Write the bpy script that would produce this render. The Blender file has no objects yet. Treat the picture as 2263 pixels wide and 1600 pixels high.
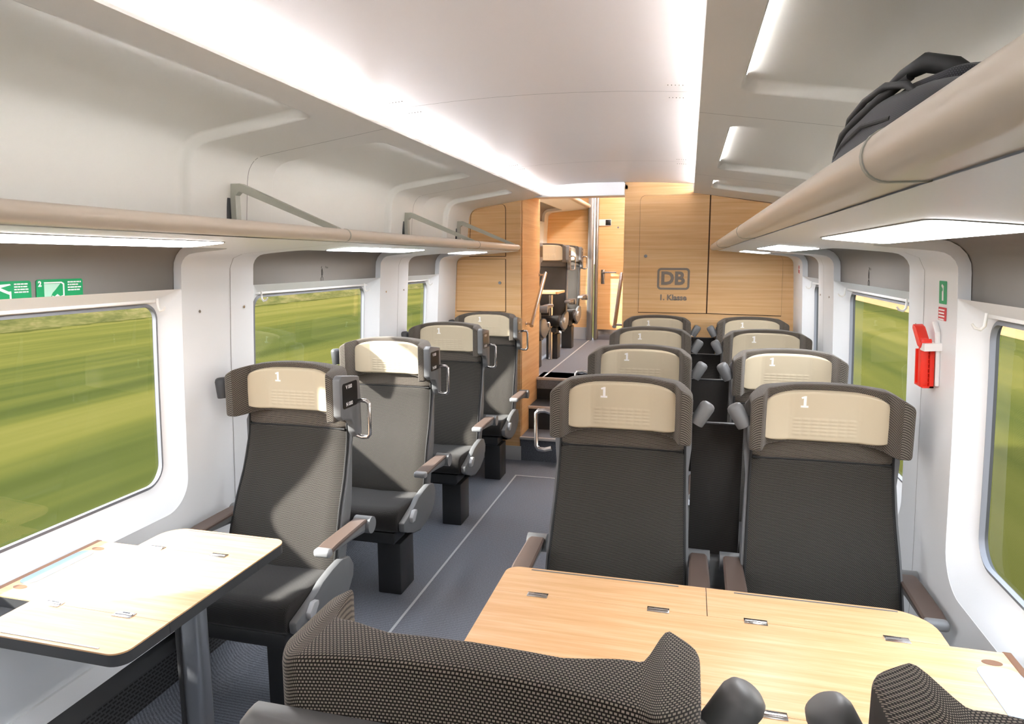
import bpy, bmesh, math, random
from mathutils import Vector, Matrix
random.seed(7)
SC = bpy.context.scene
COL = SC.collection
XC = -0.559            # centre line of the coach (camera stands at x = 0)

# ------------------------------------------------------------------ materials
def lin(h):
    h = h.lstrip('#'); o = []
    for i in (0, 2, 4):
        c = int(h[i:i+2], 16) / 255
        o.append(c/12.92 if c <= .04045 else ((c+.055)/1.055)**2.4)
    return tuple(o) + (1,)
class NT:
    def __init__(s, name):
        s.m = bpy.data.materials.new(name); s.m.use_nodes = True
        s.t = s.m.node_tree; s.b = s.t.nodes['Principled BSDF']
    def n(s, ty, **k):
        o = s.t.nodes.new(ty)
        for a, v in k.items():
            if a in o.inputs: o.inputs[a].default_value = v
            else: setattr(o, a, v)
        return o
    def l(s, a, b): s.t.links.new(a, b)
def mat(name, col, rough=.5, metal=0, spec=.5, emit=None, es=0, bump=0, bscale=400):
    q = NT(name); b = q.b
    b.inputs['Base Color'].default_value = lin(col) if isinstance(col, str) else tuple(col)+(1,)
    b.inputs['Roughness'].default_value = rough; b.inputs['Metallic'].default_value = metal
    b.inputs['Specular IOR Level'].default_value = spec
    if emit:
        b.inputs['Emission Color'].default_value = lin(emit); b.inputs['Emission Strength'].default_value = es
    if bump:
        tc = q.n('ShaderNodeTexCoord'); no = q.n('ShaderNodeTexNoise'); no.inputs['Scale'].default_value = bscale
        bp = q.n('ShaderNodeBump'); bp.inputs['Strength'].default_value = bump; bp.inputs['Distance'].default_value = .001
        q.l(tc.outputs['Object'], no.inputs['Vector']); q.l(no.outputs['Fac'], bp.inputs['Height']); q.l(bp.outputs['Normal'], b.inputs['Normal'])
    return q.m
def wood(name, c1, c2, c3, grain=(1.2, 60, 60), rough=.42, spec=.4):
    q = NT(name); tc = q.n('ShaderNodeTexCoord'); mp = q.n('ShaderNodeMapping'); mp.inputs['Scale'].default_value = grain
    n1 = q.n('ShaderNodeTexNoise'); n1.inputs['Scale'].default_value = 1; n1.inputs['Detail'].default_value = 6; n1.inputs['Distortion'].default_value = .35
    n2 = q.n('ShaderNodeTexNoise'); n2.inputs['Scale'].default_value = 3.5; n2.inputs['Detail'].default_value = 4
    r = q.n('ShaderNodeValToRGB'); e = r.color_ramp.elements
    e[0].position = .32; e[0].color = lin(c1); e[1].position = .68; e[1].color = lin(c3)
    m = e.new(.5); m.color = lin(c2)
    mx = q.n('ShaderNodeMix', data_type='FLOAT'); mx.inputs[0].default_value = .3
    q.l(tc.outputs['Object'], mp.inputs['Vector']); q.l(mp.outputs['Vector'], n1.inputs['Vector']); q.l(mp.outputs['Vector'], n2.inputs['Vector'])
    q.l(n1.outputs['Fac'], mx.inputs[2]); q.l(n2.outputs['Fac'], mx.inputs[3]); q.l(mx.outputs[0], r.inputs['Fac'])
    q.l(r.outputs['Color'], q.b.inputs['Base Color']); q.b.inputs['Roughness'].default_value = rough
    q.b.inputs['Specular IOR Level'].default_value = spec
    return q.m
def weave(name, cdark, clight, w=.0042, h=.0028, mortar=.28, rough=.9, bump=.25):
    """woven cloth: light stitches on a dark ground, laid out in UV metres"""
    q = NT(name); tc = q.n('ShaderNodeTexCoord'); br = q.n('ShaderNodeTexBrick')
    br.inputs['Color1'].default_value = lin(clight); br.inputs['Color2'].default_value = lin(clight)
    br.inputs['Mortar'].default_value = lin(cdark); br.inputs['Scale'].default_value = 1
    br.inputs['Brick Width'].default_value = w; br.inputs['Row Height'].default_value = h
    br.inputs['Mortar Size'].default_value = h*mortar; br.inputs['Mortar Smooth'].default_value = .4
    no = q.n('ShaderNodeTexNoise'); no.inputs['Scale'].default_value = 900
    mx = q.n('ShaderNodeMix', data_type='RGBA', blend_type='MULTIPLY'); mx.inputs[0].default_value = .5
    q.l(tc.outputs['UV'], br.inputs['Vector']); q.l(tc.outputs['UV'], no.inputs['Vector'])
    q.l(br.outputs['Color'], mx.inputs[6]); q.l(no.outputs['Color'], mx.inputs[7])
    q.l(mx.outputs[2], q.b.inputs['Base Color'])
    bp = q.n('ShaderNodeBump'); bp.inputs['Strength'].default_value = bump; bp.inputs['Distance'].default_value = .0008; bp.invert = True
    q.l(br.outputs['Fac'], bp.inputs['Height']); q.l(bp.outputs['Normal'], q.b.inputs['Normal'])
    q.b.inputs['Roughness'].default_value = rough; q.b.inputs['Specular IOR Level'].default_value = .15
    q.b.inputs['Sheen Weight'].default_value = .15
    return q.m
def emis(name, col, s):
    q = NT(name); t = q.t; t.nodes.remove(q.b)
    e = q.n('ShaderNodeEmission'); e.inputs['Color'].default_value = lin(col); e.inputs['Strength'].default_value = s
    q.l(e.outputs[0], t.nodes['Material Output'].inputs[0]); return q.m

WHITE = mat('white_panel', '#EFF1F3', .38)
WHITE2 = mat('white_window_trim', '#F4F3F1', .35)
SIDEC = mat('pale_grey_green_ceiling_panel', '#E3E0D8', .5)
CEIL = mat('warm_white_ceiling', '#E3DDDA', .42)
BEIGE = mat('satin_beige_metal', '#DBD0C1', .34, .1)
STRUT = mat('grey_green_metal', '#B4B4A8', .45, .2)
NICHE = mat('warm_grey_panel', '#8A8580', .55)
GASK = mat('grey_rubber', '#77797F', .5)
SEAM = mat('dark_joint', '#6E6A62', .8)
BLACK = mat('black_plastic', '#0B0B0C', .35)
DARKP = mat('dark_grey_plastic', '#3A3B3D', .5)
GREYP = mat('grey_plastic', '#6B6C6D', .45)
LGREY = mat('light_grey_plastic', '#B2B3B4', .4)
BROWN = mat('brown_leather', '#5B4C44', .6)
PAD = mat('beige_leather', '#C8BA9F', .52, bump=.08, bscale=700)
NUM = mat('white_print', '#F6F3F2', .5)
CHROME = mat('brushed_steel', '#C2BEBC', .22, 1)
STEEL2 = mat('satin_steel', '#9A9896', .38, .85)
DSTEEL = mat('dark_polished_steel', '#8E9196', .32, .7)
PEDM = mat('anthracite_metal', '#2B2B2C', .45)
FABD = weave('charcoal_woven_cloth', '#2A2826', '#7C766D', w=.005, h=.0034, mortar=.40)
FABS = weave('dark_seat_cloth', '#242221', '#57524D', w=.005, h=.0034, mortar=.40)
TWEED = weave('brown_grey_tweed', '#221D19', '#9C9286', w=.0046, h=.0040, mortar=.27)
PIPE = mat('black_piping', '#141312', .7)
WOODW = wood('oak_wall', '#D6A670', '#E1B681', '#EAC594', grain=(1.1, 1.1, 42))
WOODT = wood('oak_table', '#CC9C6C', '#D6AA7C', '#E0BA90', grain=(3, 55, 30), rough=.35)
WOODE = mat('oak_edge_cut', '#7C5233', .6)
BLUEI = mat('pale_blue_gloss', '#8DA3C3', .2)
GREEN = mat('safety_green', '#12A063', .5)
RED = mat('signal_red', '#E8311F', .4)
REDD = mat('dark_red', '#C01F2B', .5)
GREYL = mat('grey_lettering', '#857A70', .6)
GLYPH = mat('dark_grey_print', '#4E4A47', .6)
LEDC = emis('cove_led', '#FBF9FF', 46.0)
LEDR = emis('recess_led', '#FBFDFF', 75.0)
LEDS = emis('reading_light_panel', '#FAFBFF', 14.0)
LENS = emis('lamp_lens', '#FFFFFF', 4.0)
BAGF = weave('grey_bag_cloth', '#3A3A3E', '#5C5C61', w=.003, h=.003, mortar=.3)
BAGB = mat('black_webbing', '#121213', .7)
def carpet():
    q = NT('blue_grey_carpet'); tc = q.n('ShaderNodeTexCoord'); mp = q.n('ShaderNodeMapping'); mp.inputs['Scale'].default_value = (1, 2.6, 1)
    n1 = q.n('ShaderNodeTexNoise'); n1.inputs['Scale'].default_value = 130; n1.inputs['Detail'].default_value = 3
    n2 = q.n('ShaderNodeTexNoise'); n2.inputs['Scale'].default_value = 520
    r = q.n('ShaderNodeValToRGB'); r.color_ramp.elements[0].position = .35; r.color_ramp.elements[1].position = .7
    r.color_ramp.elements[0].color = lin('#4A4E56'); r.color_ramp.elements[1].color = lin('#8A8F9A')
    wv = q.n('ShaderNodeTexWave'); wv.bands_direction = 'Y'; wv.inputs['Scale'].default_value = 22; wv.inputs['Distortion'].default_value = .6
    mx = q.n('ShaderNodeMix', data_type='FLOAT'); mx.inputs[0].default_value = .45
    m2 = q.n('ShaderNodeMix', data_type='FLOAT'); m2.inputs[0].default_value = .14
    q.l(tc.outputs['Object'], mp.inputs['Vector']); q.l(mp.outputs['Vector'], n1.inputs['Vector']); q.l(tc.outputs['Object'], n2.inputs['Vector'])
    q.l(tc.outputs['Object'], wv.inputs['Vector'])
    q.l(n1.outputs['Fac'], mx.inputs[2]); q.l(n2.outputs['Fac'], mx.inputs[3]); q.l(mx.outputs[0], m2.inputs[2]); q.l(wv.outputs['Fac'], m2.inputs[3])
    q.l(m2.outputs[0], r.inputs['Fac'])
    q.l(r.outputs['Color'], q.b.inputs['Base Color']); q.b.inputs['Roughness'].default_value = .62; q.b.inputs['Specular IOR Level'].default_value = .35
    bp = q.n('ShaderNodeBump'); bp.inputs['Strength'].default_value = .35; bp.inputs['Distance'].default_value = .001
    q.l(n2.outputs['Fac'], bp.inputs['Height']); q.l(bp.outputs['Normal'], q.b.inputs['Normal'])
    return q.m
CARPET = carpet()
def perforated():
    q = NT('perforated_dark_metal'); tc = q.n('ShaderNodeTexCoord'); mp = q.n('ShaderNodeMapping')
    br = q.n('ShaderNodeTexBrick'); br.inputs['Scale'].default_value = 1
    br.inputs['Brick Width'].default_value = .022; br.inputs['Row Height'].default_value = .011; br.inputs['Mortar Size'].default_value = .003
    br.inputs['Color1'].default_value = lin('#060606'); br.inputs['Color2'].default_value = lin('#060606'); br.inputs['Mortar'].default_value = lin('#3E3E40')
    q.l(tc.outputs['UV'], br.inputs['Vector']); q.l(br.outputs['Color'], q.b.inputs['Base Color']); q.b.inputs['Roughness'].default_value = .5
    return q.m
PERF = perforated()
def glass():
    q = NT('window_glass'); t = q.t; t.nodes.remove(q.b)
    tr = q.n('ShaderNodeBsdfTransparent'); tr.inputs['Color'].default_value = (.97, .985, .975, 1)
    gl = q.n('ShaderNodeBsdfGlossy'); gl.inputs['Roughness'].default_value = .02
    fr = q.n('ShaderNodeLayerWeight'); fr.inputs['Blend'].default_value = .12
    mx = q.n('ShaderNodeMixShader')
    pw = q.n('ShaderNodeMath', operation='MULTIPLY'); pw.inputs[1].default_value = .35; q.l(fr.outputs['Facing'], pw.inputs[0]); q.l(pw.outputs[0], mx.inputs[0]); q.l(tr.outputs[0], mx.inputs[1]); q.l(gl.outputs[0], mx.inputs[2])
    q.l(mx.outputs[0], t.nodes['Material Output'].inputs[0]); return q.m
GLASS = glass()
def field(name, stops, sc=(.09, .006, 1)):
    q = NT(name); tc = q.n('ShaderNodeTexCoord'); mp = q.n('ShaderNodeMapping'); mp.inputs['Scale'].default_value = sc
    no = q.n('ShaderNodeTexNoise'); no.inputs['Scale'].default_value = 1.6; no.inputs['Detail'].default_value = 5; no.inputs['Roughness'].default_value = .62
    n3 = q.n('ShaderNodeTexNoise'); n3.inputs['Scale'].default_value = 9; n3.inputs['Detail'].default_value = 3
    mx = q.n('ShaderNodeMix', data_type='FLOAT'); mx.inputs[0].default_value = .3
    r = q.n('ShaderNodeValToRGB'); e = r.color_ramp.elements
    e[0].position = stops[0][0]; e[0].color = lin(stops[0][1]); e[1].position = stops[-1][0]; e[1].color = lin(stops[-1][1])
    for p, c in stops[1:-1]: x = e.new(p); x.color = lin(c)
    q.l(tc.outputs['Object'], mp.inputs['Vector']); q.l(mp.outputs['Vector'], no.inputs['Vector']); q.l(mp.outputs['Vector'], n3.inputs['Vector'])
    q.l(no.outputs['Fac'], mx.inputs[2]); q.l(n3.outputs['Fac'], mx.inputs[3])
    q.l(mx.outputs[0], r.inputs['Fac']); q.l(r.outputs['Color'], q.b.inputs['Base Color']); q.b.inputs['Roughness'].default_value = 1
    q.b.inputs['Specular IOR Level'].default_value = 0
    return q.m
FIELD = field('grass_field', [(.3, '#252912'), (.40, '#323517'), (.50, '#43411C'), (.60, '#504A24'), (.72, '#37351A')])
HEDGE = field('hedge_leaves', [(.3, '#3A3D1E'), (.5, '#5E5830'), (.7, '#806D48')], sc=(.6, .25, 1.2))
STUBBLE = field('dry_stubble', [(.3, '#6E5238'), (.5, '#7C5F42'), (.7, '#756547')])

# ------------------------------------------------------------------ mesh builder
class MB:
    def __init__(s): s.bm = bmesh.new()
    def _new(s, verts, faces):
        vs = [s.bm.verts.new(v) for v in verts]
        fs = []
        for f in faces:
            try: fs.append(s.bm.faces.new([vs[i] for i in f]))
            except ValueError: pass
        return vs, fs
    def box(s, c, d, r=0, rot=None, seg=2):
        b = bmesh.new(); bmesh.ops.create_cube(b, size=1)
        for v in b.verts: v.co = Vector((v.co.x*d[0], v.co.y*d[1], v.co.z*d[2]))
        if r > 0: bmesh.ops.bevel(b, geom=list(b.edges), offset=min(r, .49*min(d)), segments=seg, affect='EDGES', profile=.5)
        M = Matrix.Translation(Vector(c)) @ (rot.to_4x4() if rot else Matrix.Identity(4))
        b.transform(M); s._merge(b); return s
    def _merge(s, b):
        mp = {}
        for v in b.verts: mp[v] = s.bm.verts.new(v.co)
        for f in b.faces:
            try: s.bm.faces.new([mp[v] for v in f.verts])
            except ValueError: pass
        b.free()
    def cyl(s, p0, p1, r, seg=20, r2=None, cap=True):
        return s.tube([p0, p1], [r, r if r2 is None else r2], seg, cap)
    def tube(s, pts, r, seg=14, cap=True, closed=False):
        pts = [Vector(p) for p in pts]; n = len(pts)
        rr = r if isinstance(r, (list, tuple)) else [r]*n
        rings = []; up = None
        for i, p in enumerate(pts):
            if closed: t = pts[(i+1) % n] - pts[i-1]
            elif i == 0: t = pts[1]-p
            elif i == n-1: t = p-pts[i-1]
            else: t = (pts[i+1]-p).normalized() + (p-pts[i-1]).normalized()
            t.normalize()
            if up is None:
                up = Vector((0, 0, 1)) if abs(t.z) < .9 else Vector((1, 0, 0))
            a = t.cross(up).normalized(); b = a.cross(t).normalized(); up = b
            rings.append([s.bm.verts.new(p + (a*math.cos(2*math.pi*k/seg) + b*math.sin(2*math.pi*k/seg))*rr[i]) for k in range(seg)])
        m = n if closed else n-1
        for i in range(m):
            A, B = rings[i], rings[(i+1) % n]
            for k in range(seg): s.bm.faces.new((A[k], A[(k+1) % seg], B[(k+1) % seg], B[k]))
        if cap and not closed:
            s.bm.faces.new(rings[0][::-1]); s.bm.faces.new(rings[-1])
        return s
    def loft(s, loops, cap=True, closed=False, uv=None):
        R = [[s.bm.verts.new(p) for p in l] for l in loops]; n = len(R[0])
        ul = s.bm.loops.layers.uv.new('UVMap') if uv else None
        for i, (A, B) in enumerate(zip(R, R[1:] + ([R[0]] if closed else []))):
            for k in range(n):
                try: f = s.bm.faces.new((A[k], A[(k+1) % n], B[(k+1) % n], B[k]))
                except ValueError: continue
                if uv:
                    for l, (a, b) in zip(f.loops, ((i, 0), (i, 1), (i+1, 1), (i+1, 0))): l[ul].uv = (uv[0][a], uv[1][a][k][b])
        if cap and not closed:
            s.bm.faces.new(R[0][::-1]); s.bm.faces.new(R[-1])
        return s
    def grid(s, P):
        R = [[s.bm.verts.new(p) for p in l] for l in P]
        for A, B in zip(R, R[1:]):
            for k in range(len(A)-1): s.bm.faces.new((A[k], A[k+1], B[k+1], B[k]))
        return s
    def prism(s, poly, f, a, b):
        """poly: 2d points; f(u,v,w) -> 3d; extruded from w=a to w=b"""
        A = [s.bm.verts.new(f(u, v, a)) for u, v in poly]; B = [s.bm.verts.new(f(u, v, b)) for u, v in poly]
        n = len(A)
        for k in range(n): s.bm.faces.new((A[k], A[(k+1) % n], B[(k+1) % n], B[k]))
        s.bm.faces.new(A[::-1]); s.bm.faces.new(B)
        return s
    def build(s, name, m, parent=None, smooth=38, loc=None, weld=True, bev=0):
        bm = s.bm
        if weld: bmesh.ops.remove_doubles(bm, verts=bm.verts, dist=1e-5)
        if bev: bmesh.ops.bevel(bm, geom=[e for e in bm.edges if len(e.link_faces) == 2 and e.calc_face_angle(0) > .6], offset=bev, segments=2, affect='EDGES', profile=.5)
        bmesh.ops.recalc_face_normals(bm, faces=bm.faces)
        have = 'UVMap' in bm.loops.layers.uv.keys()
        uv = bm.loops.layers.uv['UVMap'] if have else bm.loops.layers.uv.new('UVMap')
        for f in (() if have else bm.faces):
            n = f.normal; ax = max(range(3), key=lambda i: abs(n[i]))
            for l in f.loops:
                c = l.vert.co
                l[uv].uv = (c.y, c.z) if ax == 0 else ((c.x, c.z) if ax == 1 else (c.x, c.y))
        me = bpy.data.meshes.new(name); bm.to_mesh(me); bm.free()
        if smooth:
            for p in me.polygons: p.use_smooth = True
            me.set_sharp_from_angle(angle=math.radians(smooth))
        me.materials.append(m)
        o = bpy.data.objects.new(name, me); COL.objects.link(o)
        if parent: o.parent = parent
        if loc: o.location = loc
        return o
def tag(o, label=None, cat=None, group=None, kind=None):
    if label: o['label'] = label
    if cat: o['category'] = cat
    if group: o['group'] = group
    if kind: o['kind'] = kind
    return o
def empty(name, loc=(0, 0, 0), rz=0, parent=None):
    o = bpy.data.objects.new(name, None); COL.objects.link(o); o.location = loc; o.rotation_euler = (0, 0, rz)
    o.empty_display_size = .1
    if parent: o.parent = parent
    return o
def inst(o, parent, loc=None, rot=None, scale=None):
    c = o.copy(); COL.objects.link(c); c.parent = parent
    if loc is not None: c.location = loc
    if rot is not None: c.rotation_euler = rot
    if scale is not None: c.scale = scale
    return c
def copy_tree(o, parent=None):
    c = o.copy(); COL.objects.link(c); c.parent = parent
    for ch in list(o.children): copy_tree(ch, c)
    return c
def rrect(x0, x1, y0, y1, r, n=6):
    P = []
    for cx, cy, a in ((x1-r, y1-r, 0), (x0+r, y1-r, 90), (x0+r, y0+r, 180), (x1-r, y0+r, 270)):
        for k in range(n+1):
            t = math.radians(a+90*k/n); P.append((cx+r*math.cos(t), cy+r*math.sin(t)))
    return P
def text_mb(s, size, off=0, f=None, ext=.0006, spacing=1.0):
    """flat lettering; f(u,v) -> 3d point, centred on the origin"""
    cu = bpy.data.curves.new('t', 'FONT'); cu.body = s; cu.size = size; cu.offset = off; cu.align_x = 'CENTER'; cu.align_y = 'CENTER'; cu.space_character = spacing
    cu.resolution_u = 3
    o = bpy.data.objects.new('t', cu); COL.objects.link(o); bpy.context.view_layer.update()
    me = bpy.data.meshes.new_from_object(o.evaluated_get(bpy.context.evaluated_depsgraph_get()))
    bpy.data.objects.remove(o); bpy.data.curves.remove(cu)
    mb = MB(); mb.bm.from_mesh(me); bpy.data.meshes.remove(me)
    for v in mb.bm.verts: v.co = Vector(f(v.co.x, v.co.y))
    return mb

# ------------------------------------------------------------------ wall and ceiling profiles (half width, height)
def arc(cx, cz, r, a0, a1, n): return [(cx+r*math.cos(math.radians(a0+(a1-a0)*k/n)), cz+r*math.sin(math.radians(a0+(a1-a0)*k/n))) for k in range(n+1)]
class Prof:
    def __init__(s, pts):
        s.p = pts; s.L = [0]
        for a, b in zip(pts, pts[1:]): s.L.append(s.L[-1]+math.hypot(b[0]-a[0], b[1]-a[1]))
    def at(s, t, off=0):
        L = s.L; i = 0
        t2 = min(max(t, 0), L[-1])
        while i < len(L)-2 and L[i+1] < t2: i += 1
        a, b = s.p[i], s.p[i+1]; d = L[i+1]-L[i]; k = (t2-L[i])/d
        def nrm(j):
            j = min(max(j, 0), len(s.p)-2); q = (s.p[j+1][0]-s.p[j][0], s.p[j+1][1]-s.p[j][1]); m = math.hypot(*q); return (q[1]/m, -q[0]/m)
        n0 = nrm(i); nn = nrm(i+1) if k > .5 else nrm(i-1)
        w = abs(k-.5)
        n = (n0[0]*(1-w)+nn[0]*w, n0[1]*(1-w)+nn[1]*w); m = math.hypot(*n)
        return (a[0]+(b[0]-a[0])*k + n[0]/m*off*s.sg, a[1]+(b[1]-a[1])*k + n[1]/m*off*s.sg)
    sg = 1
    def s_of_z(s, z):
        for i in range(len(s.p)-1):
            if s.p[i][1] <= z <= s.p[i+1][1]: return s.L[i]+(s.L[i+1]-s.L[i])*(z-s.p[i][1])/(s.p[i+1][1]-s.p[i][1])
    def s_of_h(s, h):
        for i in range(len(s.p)-1, 0, -1):
            a, b = s.p[i-1][0], s.p[i][0]
            if min(a, b) <= h <= max(a, b) and a != b: return s.L[i-1]+(s.L[i]-s.L[i-1])*(h-a)/(b-a)
PW = Prof([(1.347, .30), (1.345, .6), (1.336, .85), (1.326, 1.14), (1.317, 1.34), (1.307, 1.53), (1.301, 1.62)] +
          [(1.301-.062+.062*math.cos(math.radians(a)), 1.632+.062*math.sin(math.radians(a))) for a in (8, 17, 26, 35, 44, 53, 62, 71, 80)] + [(1.21, 1.698), (.762, 1.7375)])
PU = Prof([(.574, 2.1655), (.99, 2.103), (1.10, 2.086), (1.135, 2.079), (1.163, 2.062), (1.183, 2.03), (1.192, 2.0), (1.206, 1.843), (1.212, 1.76)])
PU.sg = -1
ST = PW.s_of_h(1.06)
def wp(side, s, y, off=0, dz=0, P=PW):
    h, z = P.at(s, off); return Vector((XC+side*h, y, z+dz))
def zs(z): return PW.s_of_z(z)
def loop_rr(s0, s1, y0, y1, rb, rt, ns=54, ny=14, nc=10):
    """rounded rectangle in (s, y) with outward directions"""
    P = []
    def corner(cs, cy, r, a0):
        for k in range(nc+1):
            t = math.radians(a0+90*k/nc); P.append((cs+r*math.sin(t), cy+r*math.cos(t), math.sin(t), math.cos(t)))
    def line(a, b, d, n):
        for k in range(1, n): P.append((a[0]+(b[0]-a[0])*k/n, a[1]+(b[1]-a[1])*k/n, d[0], d[1]))
    # go: bottom edge (s0) from y0 to y1, right (y1) s0->s1, top, left
    line((s0, y0+rb), (s0, y1-rb), (-1, 0), ny)
    corner(s0+rb, y1-rb, rb, 270)
    line((s0+rb, y1), (s1-rt, y1), (0, 1), ns)
    corner(s1-rt, y1-rt, rt, 0)
    line((s1, y1-rt), (s1, y0+rt), (1, 0), ny)
    corner(s1-rt, y0+rt, rt, 90)
    line((s1-rt, y0), (s0+rb, y0), (0, -1), ns)
    corner(s0+rb, y0+rb, rb, 180)
    return P
def ring_skin(mb, side, hole, S0, S1, Y0, Y1, off=0, dz=0, steps=16):
    rings = []
    for (s, y, ds, dy) in hole:
        t = 1e9
        if ds > 1e-6: t = min(t, (S1-s)/ds)
        if ds < -1e-6: t = min(t, (S0-s)/ds)
        if dy > 1e-6: t = min(t, (Y1-y)/dy)
        if dy < -1e-6: t = min(t, (Y0-y)/dy)
        q = (s+ds*t, y+dy*t)
        rings.append([wp(side, s+(q[0]-s)*k/steps, y+(q[1]-y)*k/steps, off, dz) for k in range(steps+1)])
    n = len(rings); V = [[mb.bm.verts.new(p) for p in r] for r in rings]
    for i in range(n):
        A, B = V[i], V[(i+1) % n]
        for k in range(steps):
            try: mb.bm.faces.new((A[k], A[k+1], B[k+1], B[k]))
            except ValueError: pass
    # the four corners of the module that the rays jump over
    idx = [i for i in range(n)]
    for i in range(n):
        a, b = V[i][-1], V[(i+1) % n][-1]
        qa, qb = hole[i], hole[(i+1) % n]
        def end(q):
            s, y, ds, dy = q; t = 1e9; e = None
            for tt, nm in (((S1-s)/ds if ds > 1e-6 else 1e9, 'S1'), ((S0-s)/ds if ds < -1e-6 else 1e9, 'S0'), ((Y1-y)/dy if dy > 1e-6 else 1e9, 'Y1'), ((Y0-y)/dy if dy < -1e-6 else 1e9, 'Y0')):
                if tt < t: t, e = tt, nm
            return e
        ea, eb = end(qa), end(qb)
        if ea != eb:
            cs = S1 if 'S1' in (ea, eb) else S0; cy = Y1 if 'Y1' in (ea, eb) else Y0
            c = mb.bm.verts.new(wp(side, cs, cy, off, dz))
            try: mb.bm.faces.new((a, c, b))
            except ValueError: pass
def bridge(mb, A, B):
    a = [mb.bm.verts.new(p) for p in A]; b = [mb.bm.verts.new(p) for p in B]; n = len(a)
    for k in range(n): mb.bm.faces.new((a[k], a[(k+1) % n], b[(k+1) % n], b[k]))

WINDOWS = {  # module: (Y0, Y1, open0, open1, glass0, glass1)
    0: (-1.0, .76, -.81, .47, -.74, .41),
    1: (.76, 2.49, 1.10, 2.205, 1.18, 2.15),  # near edge, out of view, moved to cast shade on the left table
    2: (2.49, 4.22, 2.65, 3.945, 2.735, 3.86),
    3: (4.22, 5.42, 4.385, 4.985, 4.46, 4.90)}
UPWIN = {4: (5.9, 7.45, 6.15, 7.2, 6.22, 7.12), 5: (7.45, 9.2, 7.62, 8.95, 7.7, 8.87)}
SB, SGB, SGT, SNB = zs(.70), zs(.80), zs(1.505), zs(1.53)
wn = [0]
def side_wall(side, name, mods, dz=0, ya=None, yb=None):
    mb = MB()
    for k, (Y0, Y1, o0, o1, g0, g1) in mods.items():
        hole = loop_rr(SB, ST, o0, o1, .12, .07)
        ring_skin(mb, side, hole, 0, PW.L[-1], Y0, Y1, 0, dz)
        A = [wp(side, s, y, 0, dz) for s, y, _, _ in hole]; B = [wp(side, s, y, .034, dz) for s, y, _, _ in hole]
        bridge(mb, A, B)                                    # thickness of the panel
        a = loop_rr(SB, zs(1.56), o0, o1, .12, .005); b = loop_rr(SGB, SGT, g0, g1, .085, .06)
        bridge(mb, [wp(side, s, y, .001, dz) for s, y, _, _ in a], [wp(side, s, y, .065, dz) for s, y, _, _ in b])   # splayed reveal
        gl = loop_rr(SGB, SGT, g0, g1, .085, .06)
        ring_skin(mb, side, gl, 0, zs(1.615), Y0, Y1, .088, dz, 6)   # outer shell
    if ya is not None:
        n = 24; mb.grid([[wp(side, PW.L[-1]*i/n, y, 0, dz) for i in range(n+1)] for y in (ya, yb)])
    w = mb.build(name, WHITE, smooth=50); tag(w, kind='structure')
    for k, (Y0, Y1, o0, o1, g0, g1) in mods.items():
        wn[0] += 1
        W = tag(empty('window_%d' % wn[0], wp(side, SGB, (g0+g1)/2, .06, dz)), kind='structure')
        def loc(m, nm, mt): 
            o = m.build(nm, mt, None, smooth=40); o.parent = W; o.matrix_parent_inverse = Matrix.Translation(-W.location); return o
        gl = loop_rr(SGB, SGT, g0, g1, .085, .06); gi = loop_rr(SGB+.012, SGT-.012, g0+.012, g1-.012, .073, .05)
        m = MB(); A = [wp(side, s, y, .064, dz) for s, y, _, _ in gl]; Bp = [wp(side, s, y, .060, dz) for s, y, _, _ in gi]; D = [wp(side, s, y, .075, dz) for s, y, _, _ in gi]
        bridge(m, A, Bp); bridge(m, Bp, D); loc(m, 'rubber_gasket', GASK)
        m = MB(); bridge(m, [wp(side, s, y, .088, dz) for s, y, _, _ in gl], [wp(side, s, y, .064, dz) for s, y, _, _ in gl]); loc(m, 'outer_frame', DARKP)
        m = MB(); m.bm.faces.new([m.bm.verts.new(wp(side, s, y, .074, dz)) for s, y, _, _ in gi]); bmesh.ops.triangulate(m.bm, faces=m.bm.faces)
        loc(m, 'window_pane', GLASS)
        m = MB(); n = 26
        P = [[wp(side, SNB+(ST+.012-SNB)*i/n, y, .036, dz) for i in range(n+1)] for y in (o0-.04, o1+.04)]
        m.grid(P)
        m.grid([[wp(side, SNB, y, .036, dz), wp(side, SNB, y, .085, dz)] for y in (o0-.04, o1+.04)])
        loc(m, 'sunblind_housing', NICHE)
        m = MB(); s1 = ST
        c0 = wp(side, s1-.012, 0, .012, dz)
        m.box(((c0.x), (o0+o1)/2, c0.z), (.034, o1-o0-.10, .016), .006)
        loc(m, 'slim_trim_bar', BEIGE)
        if k in (1, 2, 3):                                   # bottom rail of the rolled blind
            c0 = wp(side, SNB-.012, 0, .058, dz)
            m = MB(); m.box((c0.x, (g0+g1)/2, c0.z), (.022, o1-o0-.05, .02), .006); loc(m, 'blind_rail', WHITE2)
    return w
side_wall(-1, 'wall_left', WINDOWS, 0, -2.4, -1.0)
side_wall(1, 'wall_right', WINDOWS, 0, -2.4, -1.0)
side_wall(-1, 'wall_left_upper', UPWIN, .6)
# panel joints of the side walls
for side, wname in ((-1, 'wall_left'), (1, 'wall_right')):
    for y in (2.49, 4.22):
        m = MB(); n = 40
        m.grid([[wp(side, PW.L[-1]*i/n, yy, -.0012) for i in range(n+1)] for yy in (y-.0012, y+.0012)])
        m.build('panel_joint', SEAM, bpy.data.objects[wname])

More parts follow.
